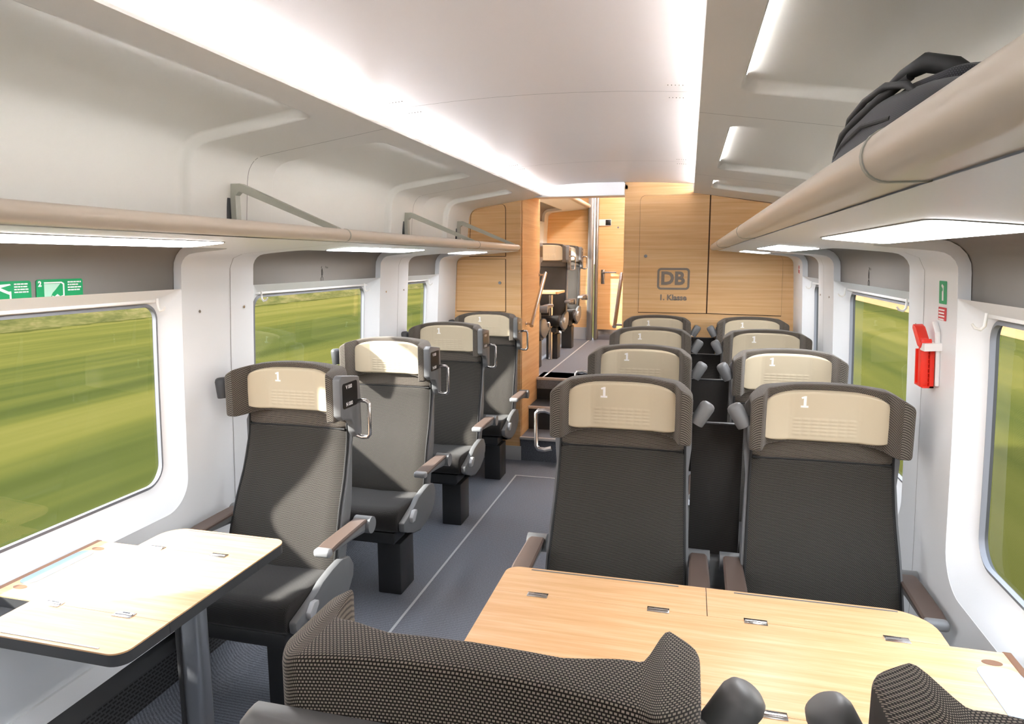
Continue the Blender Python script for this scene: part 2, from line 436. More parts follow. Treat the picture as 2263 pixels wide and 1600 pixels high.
# floor, lower wall boxing and carpet kick-up
m = MB(); m.box((XC, 1.55, -.05), (2.75, 7.9, .1)); fl = tag(m.build('floor', CARPET), kind='structure')
LINE = mat('pale_floor_line', '#B9BCC0', .5)
m = MB(); m.box((-1.2515, 2.0, .0012), (.012, 5.98, .0024)); m.box((-.905, 4.99, .0012), (.705, .012, .0024)); m.box((-.56, 2.0, .0012), (.012, 5.98, .0024)); m.build('floor_line', LINE, fl)
m = MB(); m.box((-1.70, 1.2, .0008), (.006, 4.2, .0016)); m.build('carpet_joint', GREYP, fl)
for side in (-1, 1):
    X = lambda h: XC+side*h
    m = MB(); m.grid([[(X(h), y, z) for h, z in ((1.35, .31), (1.335, .31), (1.325, .30), (1.30, .26))] for y in (-2.4, 5.4)])
    t = tag(m.build('trim_%d' % (1 if side < 0 else 2), WHITE), kind='structure')
    m = MB(); m.grid([[(X(h), y, z) for h, z in ((1.36, .315), (1.345, .29), (1.33, .27), (1.285, .20))] for y in (-2.4, 5.4)]); m.build('heater_cover', DARKP, t)
    m = MB()
    for hh in (.232, .250): m.box((X(1.30+(hh-.2)*.7), 1.5, hh), (.01, 7.8, .006), .002)
    m.build('cable_groove', BLACK, t)
    m = MB(); m.grid([[(X(h), y, z) for h, z in ((1.285, .20), (1.25, .10))] for y in (-2.4, 5.4)]); m.build('perforated_grille', PERF, t)
    m = MB(); m.grid([[(X(h), y, z) for h, z in ((1.25, .10), (1.24, .07), (1.215, .03), (1.17, .006), (1.12, .001))] for y in (-2.4, 5.4)]); m.build('carpet_skirting', CARPET, t)

# ------------------------------------------------------------------ ceilings
def smooth01(t): t = min(max(t, 0), 1); return t*t*(3-2*t)
def finegrid(a, b, marks, base):
    xs = set(); n = max(2, int((b-a)/base))
    for i in range(n+1): xs.add(round(a+(b-a)*i/n, 5))
    for mk in marks:
        for d in (-.05, -.04, -.03, -.022, -.016, -.011, -.006, -.002, .002, .006, .011, .016, .022, .03, .04, .05):
            if a < mk+d < b: xs.add(round(mk+d, 5))
    return sorted(xs)
REC = [(-.85, .62), (.93, 2.165), (2.665, 3.90), (4.40, 4.905)]
def side_ceiling(side, name, y0, y1, recs, dz=0):
    S = finegrid(0, PU.L[-1], (.112,), .03); marks = [v for r in recs for v in r]; Y = finegrid(y0, y1, marks, .12)
    def depth(s, y):
        d = 0
        for a, b in recs:
            ds = s-.112; cy = (a+b)/2; hy = (b-a)/2; r = .05
            # signed distance to a rectangle open towards larger s, rounded corners
            qx = r-ds; qy = abs(y-cy)-(hy-r)
            if qx > 0 and qy > 0: sd = math.hypot(qx, qy)-r
            else: sd = max(-ds, abs(y-cy)-hy)
            wd = .006 if (ds < .05 and abs(y-cy) < hy-r) else .03
            d = max(d, smooth01(-sd/wd))
        return .032*d
    m = MB()
    m.grid([[wp(side, s, y, depth(s, y), dz, PU) for s in S] for y in Y])
    # folded inner lip
    m.grid([[(XC+side*h, y, z+dz) for h, z in ((.574, 2.1655), (.572, 2.172), (.575, 2.178), (.60, 2.178), (.665, 2.172))] for y in (y0, y1)])
    o = m.build(name, SIDEC, smooth=60); tag(o, kind='structure')
    for y in [v for v in (.76, 2.49, 4.22) if y0 < v < y1 and dz == 0]:
        k = MB(); k.grid([[wp(side, PU.L[-1]*i/40, yy, -.0012, dz, PU) for i in range(41)] for yy in (y-.0014, y+.0014)]); k.build('panel_joint', SEAM, o)
    for a, b in recs:
        k = MB(); p = wp(side, .121, 0, .02, dz, PU); k.box((p.x-side*.005, (a+b)/2, p.z+.006), (.0035, b-a-.09, .004)); k.build('recess_light_strip', LEDR, o)
    return o
side_ceiling(-1, 'ceiling_side_left', -2.4, 5.42, REC)
side_ceiling(1, 'ceiling_side_right', -2.4, 5.42, REC)
side_ceiling(-1, 'ceiling_side_left_upper', 6.1, 9.2, [(6.2, 7.3), (7.6, 9.0)], .6)
PC = [(-.66, 2.175), (-.662, 2.20), (-.655, 2.213), (-.635, 2.222), (-.60, 2.2285), (-.45, 2.240), (-.3, 2.249), (-.15, 2.254), (0, 2.256)]
PC = PC + [(-h, z) for h, z in PC[-2::-1]]
def mid_ceiling(name, y0, y1, dz=0):
    m = MB(); m.grid([[(XC+h, y, z+dz) for h, z in PC] for y in (y0, y1)])
    o = tag(m.build(name, CEIL, smooth=50), kind='structure')
    ys = [v for v in (.76, 2.49, 4.22) if y0 < v < y1 and dz == 0]
    for y in ys:
        k = MB(); k.grid([[(XC+h, yy, z-.001) for h, z in PC[2:-2]] for yy in (y-.0013, y+.0013)]); k.build('panel_joint', SEAM, o)
        k = MB()
        for sx in (-1, 1):
            for dy in (-.09, .09):
                for q in range(5): k.box((XC+sx*(.47+q*.012), y+dy, 2.2375-.0009*q), (.0028, .0035, .003))
        k.build('speaker_holes', SEAM, o)
        k = MB()
        for sx in (-1, 1): k.box((XC+sx*.628, y, 2.205), (.07, .03, .028), .004)
        k.build('light_divider', SIDEC, o)
    return o
mid_ceiling('ceiling', -2.4, 5.42)
mid_ceiling('ceiling_upper', 6.0, 9.25, .6)
for side in (-1, 1):
    lab = ('left' if side < 0 else 'right')
    r = tag(empty('cove_light', (XC+side*.645, 1.6, 2.19)), 'long white cove light strip running along the %s edge of the ceiling' % lab, 'ceiling light', 'cove lights')
    for a, b in ((-2.3, .73), (.80, 2.46), (2.53, 4.19), (4.26, 5.30)):
        k = MB(); k.box((0, 0, 0), (.012, b-a, .018), .002)
        k.build('light_strip', LEDC, r, loc=(side*.008, (a+b)/2-1.6, .0))
k = MB()
for side in (-1,):
    k.box((XC+side*.645, 7.7, 2.79), (.012, 2.8, .018)); k.box((-.62, 7.4, 2.80), (.05, 2.6, .018))  # second, wider strip is an unseen light added to brighten the raised compartment
tag(k.build('cove_light', LEDC), 'cove light strip and added unseen fill strip above the raised compartment beyond the steps', 'ceiling light')
# roof above everything and coach ends
HULL = mat('roof_shell', '#C9C9C6', .6)
m = MB()
m.grid([[(XC+h, y, z) for h, z in ((-1.405, 1.60), (-1.40, 1.95), (-1.25, 2.25), (-.8, 2.4), (0, 2.45), (.8, 2.4), (1.25, 2.25), (1.40, 1.95), (1.405, 1.60))] for y in (-2.42, 5.45)])
m.grid([[(XC+h, y, z) for h, z in ((-1.47, 2.2), (-1.40, 2.55), (-1.25, 2.85), (-.8, 3.0), (0, 3.05), (.8, 3.0), (1.25, 2.85), (1.5, 2.2), (1.5, .3))] for y in (5.46, 9.3)])
m.grid([[(XC+x, y, -.12) for x in (-1.48, 1.48)] for y in (-2.42, 9.3)])
m.grid([[(XC+s, 5.455, z) for s in (-1.47, 1.5)] for z in (2.2, 3.05)])
for sx in (-1, 1): m.grid([[(XC+sx*1.47, y, z) for z in (-.12, .32)] for y in (-2.42, 9.3)])
for y0, y1 in ((5.45, 9.3),): m.grid([[(XC-1.47, y, z) for z in (.3, .9)] for y in (y0, y1)]); 
tag(m.build('roof', HULL), kind='structure')
m = MB(); m.box((XC, -2.45, 1.15), (2.9, .06, 2.5)); tag(m.build('wall_rear', WHITE), kind='structure')

# ------------------------------------------------------------------ wooden end wall
WPROF = [(1.352, .12), (1.345, .6), (1.326, 1.14), (1.307, 1.53), (1.30, 1.70), (1.21, 1.78), (1.212, 1.843), (1.20, 2.0), (1.17, 2.07), (1.10, 2.09), (.99, 2.108), (.574, 2.172), (.574, 2.24)]
def wallpoly(pts, y0, y1, mb): mb.prism(pts, lambda u, v, w: (u, w, v), y0, y1)
WL = tag(empty('wall_end', (XC, 5.4, 0)), kind='structure')
def wl(m, nm, mt, sm=30):
    o = m.build(nm, mt, smooth=sm); o.parent = WL; o.matrix_parent_inverse = Matrix.Translation(-WL.location); return o
m = MB(); pts = [(XC-h, z) for h, z in WPROF[:-1]] + [(XC-.60, 2.24), (-1.315, 2.24), (-1.315, .12)]
pts = [(XC-h-.02*(z < 1.72), z) for h, z in WPROF[:-2]] + [(-1.315, 2.150), (-1.315, .12)]
wallpoly(pts, 5.40, 5.44, m); wl(m, 'wooden_panel_left', WOODW)
m = MB(); m.box((-1.335, 5.77, 1.20), (.04, .70, 2.16)); wl(m, 'wooden_side_panel', WOODW)
m = MB(); m.box((-1.62, 5.405, .06), (.62, .03, .12), .002); m.box((.16, 5.405, .06), (1.26, .03, .12)); wl(m, 'metal_plinth', LGREY)
pts = [(-.495, .12)] + [(XC+h+.02*(z < 1.72), z) for h, z in WPROF[:-1]] + [(XC+.56, 2.245), (XC+.3, 2.262), (-.495, 2.27)]
m = MB(); wallpoly(pts, 5.40, 5.44, m); wl(m, 'wooden_panel_right', WOODW)
m = MB(); m.box((-.475, 7.32, 1.5), (.03, 3.74, 3.0)); wl(m, 'wooden_passage_panel', WOODW)
m = MB(); m.box((-.845, 5.36, 2.203), (.70, .06, .10), .004); wl(m, 'white_header', WHITE)
m = MB(); m.box((-.905, 5.75, 2.22), (.86, .7, .03)); m.box((-.905, 5.45, 2.5), (.90, .05, .60)); wl(m, 'header_soffit', CEIL)
# cupboard doors: each leaf sits 3 mm proud of its dark gap
def cabinet_door(poly, hinge, name, label, knob=None):
    r = tag(empty(name, (sum(p[0] for p in poly)/len(poly), 5.398, min(p[1] for p in poly))), label, 'cabinet door')
    inv = Matrix.Translation(-r.location)
    cx = sum(p[0] for p in poly)/len(poly); cz = sum(p[1] for p in poly)/len(poly)
    hx = max(abs(p[0]-cx) for p in poly); hz = max(abs(p[1]-cz) for p in poly)
    m = MB(); wallpoly(poly, 5.3955, 5.401, m); a = m.build('gap', mat('door_gap', '#4A2E18', .9) if 'door_gap' not in bpy.data.materials else bpy.data.materials['door_gap']); a.parent = r; a.matrix_parent_inverse = inv
    inner = [(cx+(x-cx)*(1-.005/hx), cz+(z-cz)*(1-.005/hz)) for x, z in poly]
    m = MB(); wallpoly(inner, 5.394, 5.400, m); b = m.build('door_leaf', WOODW); b.parent = r; b.matrix_parent_inverse = inv
    if knob:
        m = MB(); m.cyl((knob[0], 5.394, knob[1]), (knob[0], 5.386, knob[1]), .012, 20); c = m.build('key_lock', DSTEEL); c.parent = r; c.matrix_parent_inverse = inv
def rc(poly, idx, r, n=5):
    out = []
    for i, p in enumerate(poly):
        if i in idx:
            a, b = Vector(poly[i-1]), Vector(poly[(i+1) % len(poly)]); p = Vector(p)
            u = (a-p).normalized(); w = (b-p).normalized()
            for k in range(n+1):
                t = k/n; q0 = p+u*r; q1 = p+w*r
                out.append(tuple(q0*(1-t)**2 + p*2*t*(1-t) + q1*t*t))
        else: out.append(tuple(p))
    return out
cabinet_door(rc([(-1.752, 1.695), (-1.44, 1.695), (-1.44, 2.118), (-1.735, 2.062)], (2, 3), .05), 0, 'cabinet_door', 'upper light-wood cupboard door on the left part of the end wall, above the luggage rack')
cabinet_door(rc([(-1.866, 1.245), (-1.44, 1.245), (-1.44, 1.675), (-1.858, 1.675)], (3,), .05), 0, 'cabinet_door', 'lower light-wood cupboard door on the left part of the end wall with a round lock', (-1.49, 1.484))
cabinet_door(rc([(-.372, 1.262), (.143, 1.262), (.137, 2.150), (-.378, 2.156)], (3,), .05), 0, 'cabinet_door', 'tall light-wood cupboard door carrying the grey lettering and a round lock', (-.325, 1.698))
cabinet_door(rc([(.143, 1.262), (.677, 1.254), (.668, 1.685), (.60, 1.735), (.60, 2.075), (.137, 2.150)], (2, 3), .03), 0, 'cabinet_door', 'tall light-wood cupboard door behind the right luggage rack and window seats')
# logo and class lettering on the end wall
LG = tag(empty('wall_logo', (-.112, 5.392, 1.525)), 'grey framed DB logo on the wooden end wall above the class lettering', 'logo')
F = lambda u, v, w: (u, w, v)
m = MB(); o = rrect(-.121, .121, -.083, .083, .028); i_ = rrect(-.105, .105, -.067, .067, .014)
for a, b in ((o, i_),):
    A = [m.bm.verts.new((x, 0, z)) for x, z in a]; B = [m.bm.verts.new((x, 0, z)) for x, z in b]; n = len(A)
    for k in range(n): m.bm.faces.new((A[k], A[(k+1) % n], B[(k+1) % n], B[k]))
m.build('logo_frame', GREYL, LG, smooth=0)
for ch, dx in (('D', -.045), ('B', .045)):
    text_mb(ch, .135, .0055, lambda u, v, dx=dx: (u+dx, -.0005, v)).build('letter', GREYL, LG, smooth=0, weld=False)
tag(text_mb('1. Klasse', .058, .0024, lambda u, v: (u, 0, v)).build('class_lettering', GREYL, None, smooth=0, loc=(-.112, 5.3925, 1.381)), 'grey 1. Klasse lettering below the logo on the end wall', 'lettering')

# ------------------------------------------------------------------ stairs and raised compartment
ST_ = tag(empty('staircase', (-.905, 5.4, 0)), 'three dark carpeted steps with metal edges leading up between the wooden panels', 'stairs')
NOSE = mat('bright_step_edge', '#D3CFCB', .35, .3)
STEPD = mat('dark_step_rubber', '#26282C', .55)
for i, (y, z) in enumerate(((5.40, .2), (5.70, .4), (6.03, .6))):
    m = MB(); m.box((0, y-5.4+.165, z-.10), (.83, .33, .20)); o = m.build('step', STEPD if i else CARPET, ST_)
    m = MB(); m.box((0, y-5.4-.004, z-.006), (.83, .034, .022), .004); m.build('step_nosing', NOSE, o)
m = MB(); m.box((XC, 7.75, .55), (2.74, 3.2, .1)); m.box((-.905, 6.12, .55), (.83, .2, .1)); f2 = tag(m.build('floor_upper', CARPET), kind='structure')
m = MB(); m.box((-1.262, 7.6, .6012), (.016, 3.1, .0024)); m.build('floor_line', LINE, f2)
# far end: wood, steel post, door
WE = tag(empty('wall_far', (XC, 9.2, .6)), kind='structure')
def we(m, nm, mt):
    o = m.build(nm, mt, smooth=30); o.parent = WE; o.matrix_parent_inverse = Matrix.Translation(-WE.location); return o
m = MB(); m.box((-1.60, 9.225, 1.85), (.62, .05, 2.3)); m.box((-.3, 9.225, 1.85), (1.0, .05, 2.3)); m.box((-.9, 9.235, 2.8), (1.2, .05, .5)); we(m, 'wooden_panel', WOODW)
m = MB(); m.box((-1.6, 9.19, .68), (.62, .02, .16)); we(m, 'metal_plinth', LGREY)
m = MB(); m.box((-1.265, 9.12, 1.75), (.07, .14, 2.3), .012); m.box((-1.195, 9.16, 1.75), (.045, .06, 2.3), .01); we(m, 'steel_post', STEEL2)
DR = tag(empty('door_1', (-.96, 9.2, .6)), kind='structure')
m = MB(); m.box((0, 0, 1.05), (.46, .04, 2.1), .003); m.build('door_leaf', WOODW, DR)
m = MB(); m.box((0, -.024, .07), (.46, .012, .14), .002); m.build('kick_plate', CHROME, DR)
m = MB(); m.box((-.145, -.03, .845), (.05, .012, .19), .006); m.cyl((-.145, -.03, .905), (-.145, -.085, .905), .013); m.tube([(-.145, -.08, .905), (.0, -.08, .905), (.035, -.08, .905)], .011); m.build('door_handle', CHROME, DR)
sg = tag(empty('display_sign', (-1.095, 9.17, 2.155)), 'small white sign with a black square display on the far door', 'sign')
m = MB(); m.box((0, 0, 0), (.17, .008, .085), .003); m.build('sign_plate', NUM, sg)
m = MB(); m.box((.045, -.006, 0), (.07, .006, .07), .002); m.build('display', BLACK, sg)
m = MB(); m.cyl((-.92, 9.18, 2.09), (-.92, 9.172, 2.09), .012); tag(m.build('door_viewer', DSTEEL), 'small round metal lock on the far door beside the sign', 'lock')
# handrails
def handrail(x, xw, pa, pb, label):
    r = tag(empty('handrail', (x, pa[0], pa[1])), label, 'handrail', 'stair handrails')
    dx = xw-x; d = Vector((0, pb[0]-pa[0], pb[1]-pa[1]))
    m = MB(); m.cyl((0, 0, 0), d, .017, 20); m.build('rail', CHROME, r)
    for q in (Vector((0, .02, .016)), d-Vector((0, .02, .016))):
        m = MB(); m.tube([q, q+Vector((dx*.98, 0, 0))], .009, 12); m.cyl(q+Vector((dx*.9, 0, 0)), q+Vector((dx*.99, 0, 0)), .02); m.build('wall_bracket', CHROME, r)
handrail(-1.262, -1.315, (5.56, 1.12), (6.12, 1.55), 'slanted brushed metal handrail on the left wooden side of the steps')
handrail(-.56, -.49, (5.46, 1.14), (5.98, 1.55), 'slanted brushed metal handrail on the right side of the steps near the far door')

# ------------------------------------------------------------------ luggage racks
def profile_rail():
    P = [(.172+.0235*math.cos(math.radians(a)), 1.7635+.0235*math.sin(math.radians(a))) for a in range(60, 271, 15)]
    return [(x-XC, z) for x, z in P] + [(.205-XC, 1.740), (.205-XC, 1.748), (.187-XC, 1.750), (.187-XC, 1.782)]
RP = profile_rail()
def rack(side, ys, label, y0, y1, struts, dz=0):
    r = tag(empty('luggage_rack', (XC+side*.9, (y0+y1)/2, 1.75+dz)), label, 'luggage rack')
    inv = Matrix.Translation(-r.location)
    def P(m, nm, mt, par=None, sm=40):
        o = m.build(nm, mt, smooth=sm); o.parent = par or r
        o.matrix_parent_inverse = inv if par is None else Matrix.Identity(4)
        return o
    for a, b in zip(ys, ys[1:]):
        m = MB(); m.prism(RP, lambda u, v, w: (XC+side*u, w, v+dz), a+.002, b-.002); P(m, 'front_rail', BEIGE)
    for a in ys[1:-1]:
        m = MB(); q = [(.731+(u-.731)*1.06, 1.7635+(v-1.7635)*1.06) for u, v in RP]; m.prism(q, lambda u, v, w: (XC+side*u, w, v+dz), a-.004, a+.004); P(m, 'joint_ring', STRUT)
    m = MB(); m.box((XC+side*.985, (y0+y1)/2, 1.772+dz), (.45, y1-y0, .008), .002); P(m, 'shelf', WHITE)
    for a in struts:
        m = MB(); x0 = XC+side*1.205; w = .03
        poly = [(x0, 1.80), (x0, 1.965), (x0-side*.05, 1.965), (XC+side*.74, 1.79), (XC+side*.74, 1.77), (x0-side*.045, 1.935), (x0-side*.028, 1.92), (x0-side*.028, 1.80)]
        m.prism(poly, lambda u, v, w: (u, w, v+dz), a-w/2, a+w/2); P(m, 'support_strut', STRUT)
        m = MB(); m.box((x0-side*.001, a-.012, 1.885+dz), (.008, .046, .176), .002); P(m, 'strut_plate', DARKP)
    return r
rack(-1, (-2.3, .70, 2.43, 4.13, 5.18), 'left overhead luggage rack with beige tube rail and slanted struts', -2.3, 5.15, (.64, 2.40, 4.11, 5.13))
rack(1, (-2.3, .70, 2.40, 4.10, 5.38), 'right overhead luggage rack with beige tube rail holding the backpack', -2.3, 5.38, (.64, 2.40, 4.11))
rack(-1, (6.1, 7.6, 9.18), 'luggage rack of the raised compartment seen above the steps', 6.1, 9.18, (7.7,), .6)
# soffit lights
for side in (-1, 1):
    lab = 'left' if side < 0 else 'right'
    for k, (a, b, pos) in enumerate(((1.08, 1.93, 'nearest the camera'), (2.80, 3.66, 'in the middle of the car'), (4.42, 4.90, 'closest to the wooden end wall'))):
        s0, s1 = PW.s_of_h(1.035), PW.s_of_h(.885)
        r = tag(empty('soffit_light', wp(side, (s0+s1)/2, (a+b)/2)), 'bright white light panel under the %s luggage rack, %s' % (lab, pos), 'light panel', 'light panels under the racks')
        inv = Matrix.Translation(-r.location)
        m = MB()
        def f(u, v, w): return wp(side, u, v, w)
        m.prism(rrect(s1, s0, a, b, .0249, 4) if False else [(p[1], p[0]) for p in rrect(a, b, min(s0, s1), max(s0, s1), .03, 4)], f, -.0035, -.0015)
        o = m.build('light_diffuser', LEDS, smooth=20); o.parent = r; o.matrix_parent_inverse = inv
        m = MB(); m.prism([(p[1], p[0]) for p in rrect(a-.006, b+.006, min(s0, s1)-.006, max(s0, s1)+.006, .036, 4)], f, -.0014, .0); o = m.build('light_frame', SEAM, smooth=20); o.parent = r; o.matrix_parent_inverse = inv

# ------------------------------------------------------------------ seats
def interp(tab, x):
    if x <= tab[0][0]: return tab[0][1]
    for (a, u), (b, v) in zip(tab, tab[1:]):
        if x <= b: return u+(v-u)*smooth01((x-a)/(b-a)) if False else u+(v-u)*(x-a)/(b-a)
    return tab[-1][1]
YF = [(.40, -.245), (.47, -.238), (.55, -.218), (.62, -.196), (.70, -.165), (.79, -.120), (.88, -.088), (.95, -.070), (1.06, -.060), (1.2, -.06)]
YR = [(.36, -.16), (.44, -.15), (.54, -.125), (.62, -.092), (.70, -.062), (.80, -.045), (.92, -.028), (1.0, -.014), (1.06, .0), (1.2, .012)]
HWB = [(.40, .236), (.55, .238), (.70, .232), (.85, .226), (1.0, .222), (1.06, .222)]
def slab(z0, z1, hw, yf, yb, n=14, dish=.012, r=.012):
    """upright cushion between z0 and z1; cross-sections are rounded slabs"""
    mb = MB(); loops = []
    zz = [z0+(z1-z0)*i/n for i in range(n+1)]
    ins = {0: (.012, .014), n: (.012, .014)}
    zs_ = [z0, z0+.003, z0+.010] + [z for z in zz[1:-1] if z0+.012 < z < z1-.012] + [z1-.010, z1-.003, z1]
    sh = [.010, .004, 0] + [0]*(len(zs_)-6) + [0, .004, .010]
    for z, k in zip(zs_, sh):
        h = interp(hw, z)-k; a = interp(yf, z)+k; b = interp(yb, z)-k
        L = []
        for i in range(17):
            x = -1+2*i/16; X = x*h
            e = max(0, (abs(X)-(h-r))/r); yy = a + r*(1-math.sqrt(max(0, 1-min(e, 1)**2))) + dish*(1-x*x)**1.0*.8 - dish*.8*0
            L.append((X, yy, z))
        L += [(h, b, z), (h*.5, b, z), (-h*.5, b, z), (-h, b, z)]
        loops.append(L)
    mb.loft(loops); return mb
def hy(x):   # headrest front surface (plan)
    a = abs(x)/.245
    return -.062 - .030*smooth01((a-.35)/.40) - .088*smooth01((a-.735)/.12)
def hyb(x):
    a = abs(x); return 0 if a < .195 else -.075*((a-.195)/.05)**1.4
def hzt(x):
    a = abs(x)/.245; return 1.256-.026*a**2-.020*max(0, (a-.75)/.25)**1.6
def hzb(x):
    a = abs(x)/.245; return 1.052-.010*smooth01((a-.6)/.2)
def headrest():
    mb = MB(); loops = []
    xs = [-.245, -.2442, -.2425, -.239, -.233, -.226, -.215, -.209, -.204, -.199, -.194, -.189, -.184, -.179, -.175, -.17, -.16, -.15, -.14, -.125, -.10, -.06, 0]
    xs = xs + [-x for x in xs[-2::-1]]
    for x in xs:
        e = max(0, (abs(x)-.235)/.010); k = 1-math.sqrt(max(0, 1-e*e)); sh = .009*k
        yf, yb, zt, zb = hy(x)+sh, hyb(x)-sh, hzt(x)-sh, hzb(x)+sh
        yb = max(yb, yf+.01)
        r = min(.010, (yb-yf)*.45); rt = min(.012, r)
        L = []
        def cr(cy, cz, r_, a0):
            for q in range(5):
                t = math.radians(a0+22.5*q); L.append((x, cy+r_*math.cos(t), cz+r_*math.sin(t)))
        cr(yb-rt, zt-rt, rt, 0); cr(yf+r, zt-r, r, 90); cr(yf+r, zb+r, r, 180); cr(yb-rt, zb+rt, rt, 270)
        loops.append(L)
    U = [0]
    for p, q in zip(xs, xs[1:]): U.append(U[-1]+math.hypot(q-p, (hy(q)-hy(p))*.6))
    V = []
    for c in loops:
        n = len(c); d = [math.hypot(c[(k+1) % n][1]-c[k][1], c[(k+1) % n][2]-c[k][2]) for k in range(n)]
        v = []; t = 0
        for k in range(n):
            if k == 15: t = -sum(d[15:])      # the back face is measured from its top edge
            v.append((t, t+d[k])); t += d[k]
        V.append(v)
    mb.loft(loops, uv=(U, V)); return mb
def pad():
    mb = MB(); NX, NZ = 84, 60; z0, z1 = 1.060, 1.236
    F_ = []; B = []
    for i in range(NZ+1):
        v = i/NZ; row = []; rb = []
        for j in range(NX+1):
            u = -1+2*j/NX
            # squircle mapping for rounded corners
            V = 2*v-1
            uu = u*math.sqrt(1-.20*V**8); vv = V*math.sqrt(1-.30*abs(u)**8)
            z = (z0+z1)/2+(z1-z0)/2*vv
            hw = .2125-.014*v
            X = uu*hw
            z += -.014*(abs(X)/.2)**2.2*(v > .0)*v
            e = max(abs(u), abs(V)); ed = max(0, (e-.90)/.10)
            th = .016*(1-ed*ed*.9)
            y = hy(X*.955)-th
            if -.10 < X < .10 and 1.080 < z < 1.142:
                px = (X+.10)/.0286; pz = (z-1.080)/.0124
                a_ = abs((px % 1)-.5)*2; b_ = abs((pz % 1)-.5)*2
                y -= .0016*(1-smooth01((a_-.62)/.3))*(1-smooth01((b_-.35)/.45))
            elif abs(abs(X)-.112) < .004: y += .0008
            row.append((X, y, z)); rb.append((X, hy(X*.955)+.004, z))
        F_.append(row); B.append(rb)
    mb.grid(F_)
    n = len(F_)
    edge = F_[0] + [r[-1] for r in F_[1:]] + F_[-1][-2::-1] + [r[0] for r in F_[-2:0:-1]]
    back = B[0] + [r[-1] for r in B[1:]] + B[-1][-2::-1] + [r[0] for r in B[-2:0:-1]]
    bridge(mb, edge, back); return mb
def one_mark():
    pts = [(-.0115, -.020), (.0115, -.020), (.0115, -.0135), (.0050, -.0135), (.0050, .020), (-.0005, .020), (-.0110, .0155), (-.0090, .0095), (-.0035, .0115), (-.0035, -.0135), (-.0115, -.0135)]
    mb = MB(); x0, z0 = -.065, 1.197
    mb.prism(pts, lambda u, v, w: (x0+u*1.05, hy((x0+u)*.97)-.0163-w, z0+v*.98), -.001, .0006); return mb
def cushion():
    mb = MB(); prof = [(-.225, .355), (-.225, .462), (-.30, .468), (-.40, .474), (-.50, .480), (-.535, .478), (-.556, .468), (-.566, .450), (-.568, .42), (-.560, .385), (-.545, .366), (-.50, .355)]
    xs = [(-.238, .014), (-.236, .007), (-.230, .002), (-.20, 0), (-.12, -.004), (0, -.008), (.12, -.004), (.20, 0), (.230, .002), (.236, .007), (.238, .014)]
    loops = []
    cy = -.39; cz = .41
    for x, k in xs:
        d = -k if k < 0 else 0; kk = max(k, 0)
        L = []
        for y, z in prof:
            yy = y+(kk if y < cy else -kk*0); zz = z-(kk if z > cz else -kk) - (d if z > .45 else 0)
            L.append((x, yy, zz))
        loops.append(L)
    mb.loft(loops); return mb
def shell():
    mb = MB(); loops = []
    for z in (.37, .45, .54, .62, .70, .80, .92, 1.0, 1.06, 1.12, 1.165, 1.178, 1.183):
        a = interp(YF, z)+.022 if z < 1.03 else -.03
        b = interp(YR, z)+.002; h = (interp(HWB, z)+.016) if z < 1.0 else .248
        if z > 1.0: b = interp(YR, z)+.022; a = .001 if z > 1.05 else a
        if z > 1.17: h -= (z-1.17)*1.2; b -= (z-1.17)*.6
        r = .02
        L = [(-h, a, z), (-h, b-r*.8, z), (-h+r*.35, b-r*.25, z), (-h+r, b, z), (-h*.4, b+.004, z), (h*.4, b+.004, z), (h-r, b, z), (h-r*.35, b-r*.25, z), (h, b-r*.8, z), (h, a, z), (h*.4, a, z), (-h*.4, a, z)]
        loops.append(L)
    mb.loft(loops); return mb
proto = {}
def PR(key, mb, mt, sm=38, **k):
    o = mb.build(key, mt, None, smooth=sm, **k); COL.objects.unlink(o); proto[key] = o; return o
PR('backrest', slab(.44, .988, HWB, YF, [(z, y+.065) for z, y in YF]), FABD)
PR('upper_band', slab(.990, 1.085, HWB, YF, [(z, y+.062) for z, y in YF], n=6), TWEED)
PR('headrest', headrest(), TWEED, 55)
PR('headrest_pad', pad(), PAD, 60)
PR('number_mark', one_mark(), NUM, 0)
PR('seat_cushion', cushion(), FABS, 50)
PR('backrest_shell', shell(), GREYP, 50)
def piping():
    mb = MB()
    for sx in (1,):
        mb.tube([(sx*(interp(HWB, z)+.003), interp(YF, z)+.014, z) for z in (.45, .5, .55, .6, .65, .7, .75, .8, .85, .9, .95, 1.0, 1.04)], .005, 8)
    return mb
PR('piping', piping(), PIPE)
PR('band_seam', MB().tube([(x, interp(YF, .989)+.012+.012*(.8*(1-(x/.222)**2))-.006, .989) for x in [-.219+.0219*i for i in range(21)]], .0042, 8), PIPE)
def frame():
    mb = MB(); mb.box((0, -.36, .325), (.42, .34, .06), .012); mb.box((0, -.34, .285), (.36, .26, .04), .008); return mb
PR('seat_frame', frame(), PEDM)
mb = MB(); mb.box((0, 0, .135), (.125, .17, .27), .006); PR('pedestal', mb, PEDM)
def cover():
    pts = [(-.548, .375), (-.50, .352), (-.42, .322), (-.33, .306), (-.24, .318), (-.165, .352), (-.125, .40), (-.118, .445), (-.150, .492), (-.215, .505), (-.285, .498), (-.36, .482), (-.40, .462), (-.47, .44), (-.552, .418)]
    mb = MB(); mb.prism(pts, lambda u, v, w: (w, u, v), .240, .272); return mb
PR('side_cover', cover(), GREYP, 40, bev=.008)
def cover_low():
    pts = [(-.43, .312), (-.30, .285), (-.20, .30), (-.14, .345), (-.13, .38), (-.22, .33), (-.33, .318)]
    mb = MB(); mb.prism(pts, lambda u, v, w: (w, u, v), .215, .252); return mb
PR('lower_cover', cover_low(), DARKP, 40, bev=.004)
mb = MB(); mb.prism([(-.485, .400), (-.455, .398), (-.425, .432), (-.425, .447), (-.455, .452), (-.487, .425)], lambda u, v, w: (w, u, v), .270, .290); PR('recline_button', mb, LGREY, 30, bev=.003)
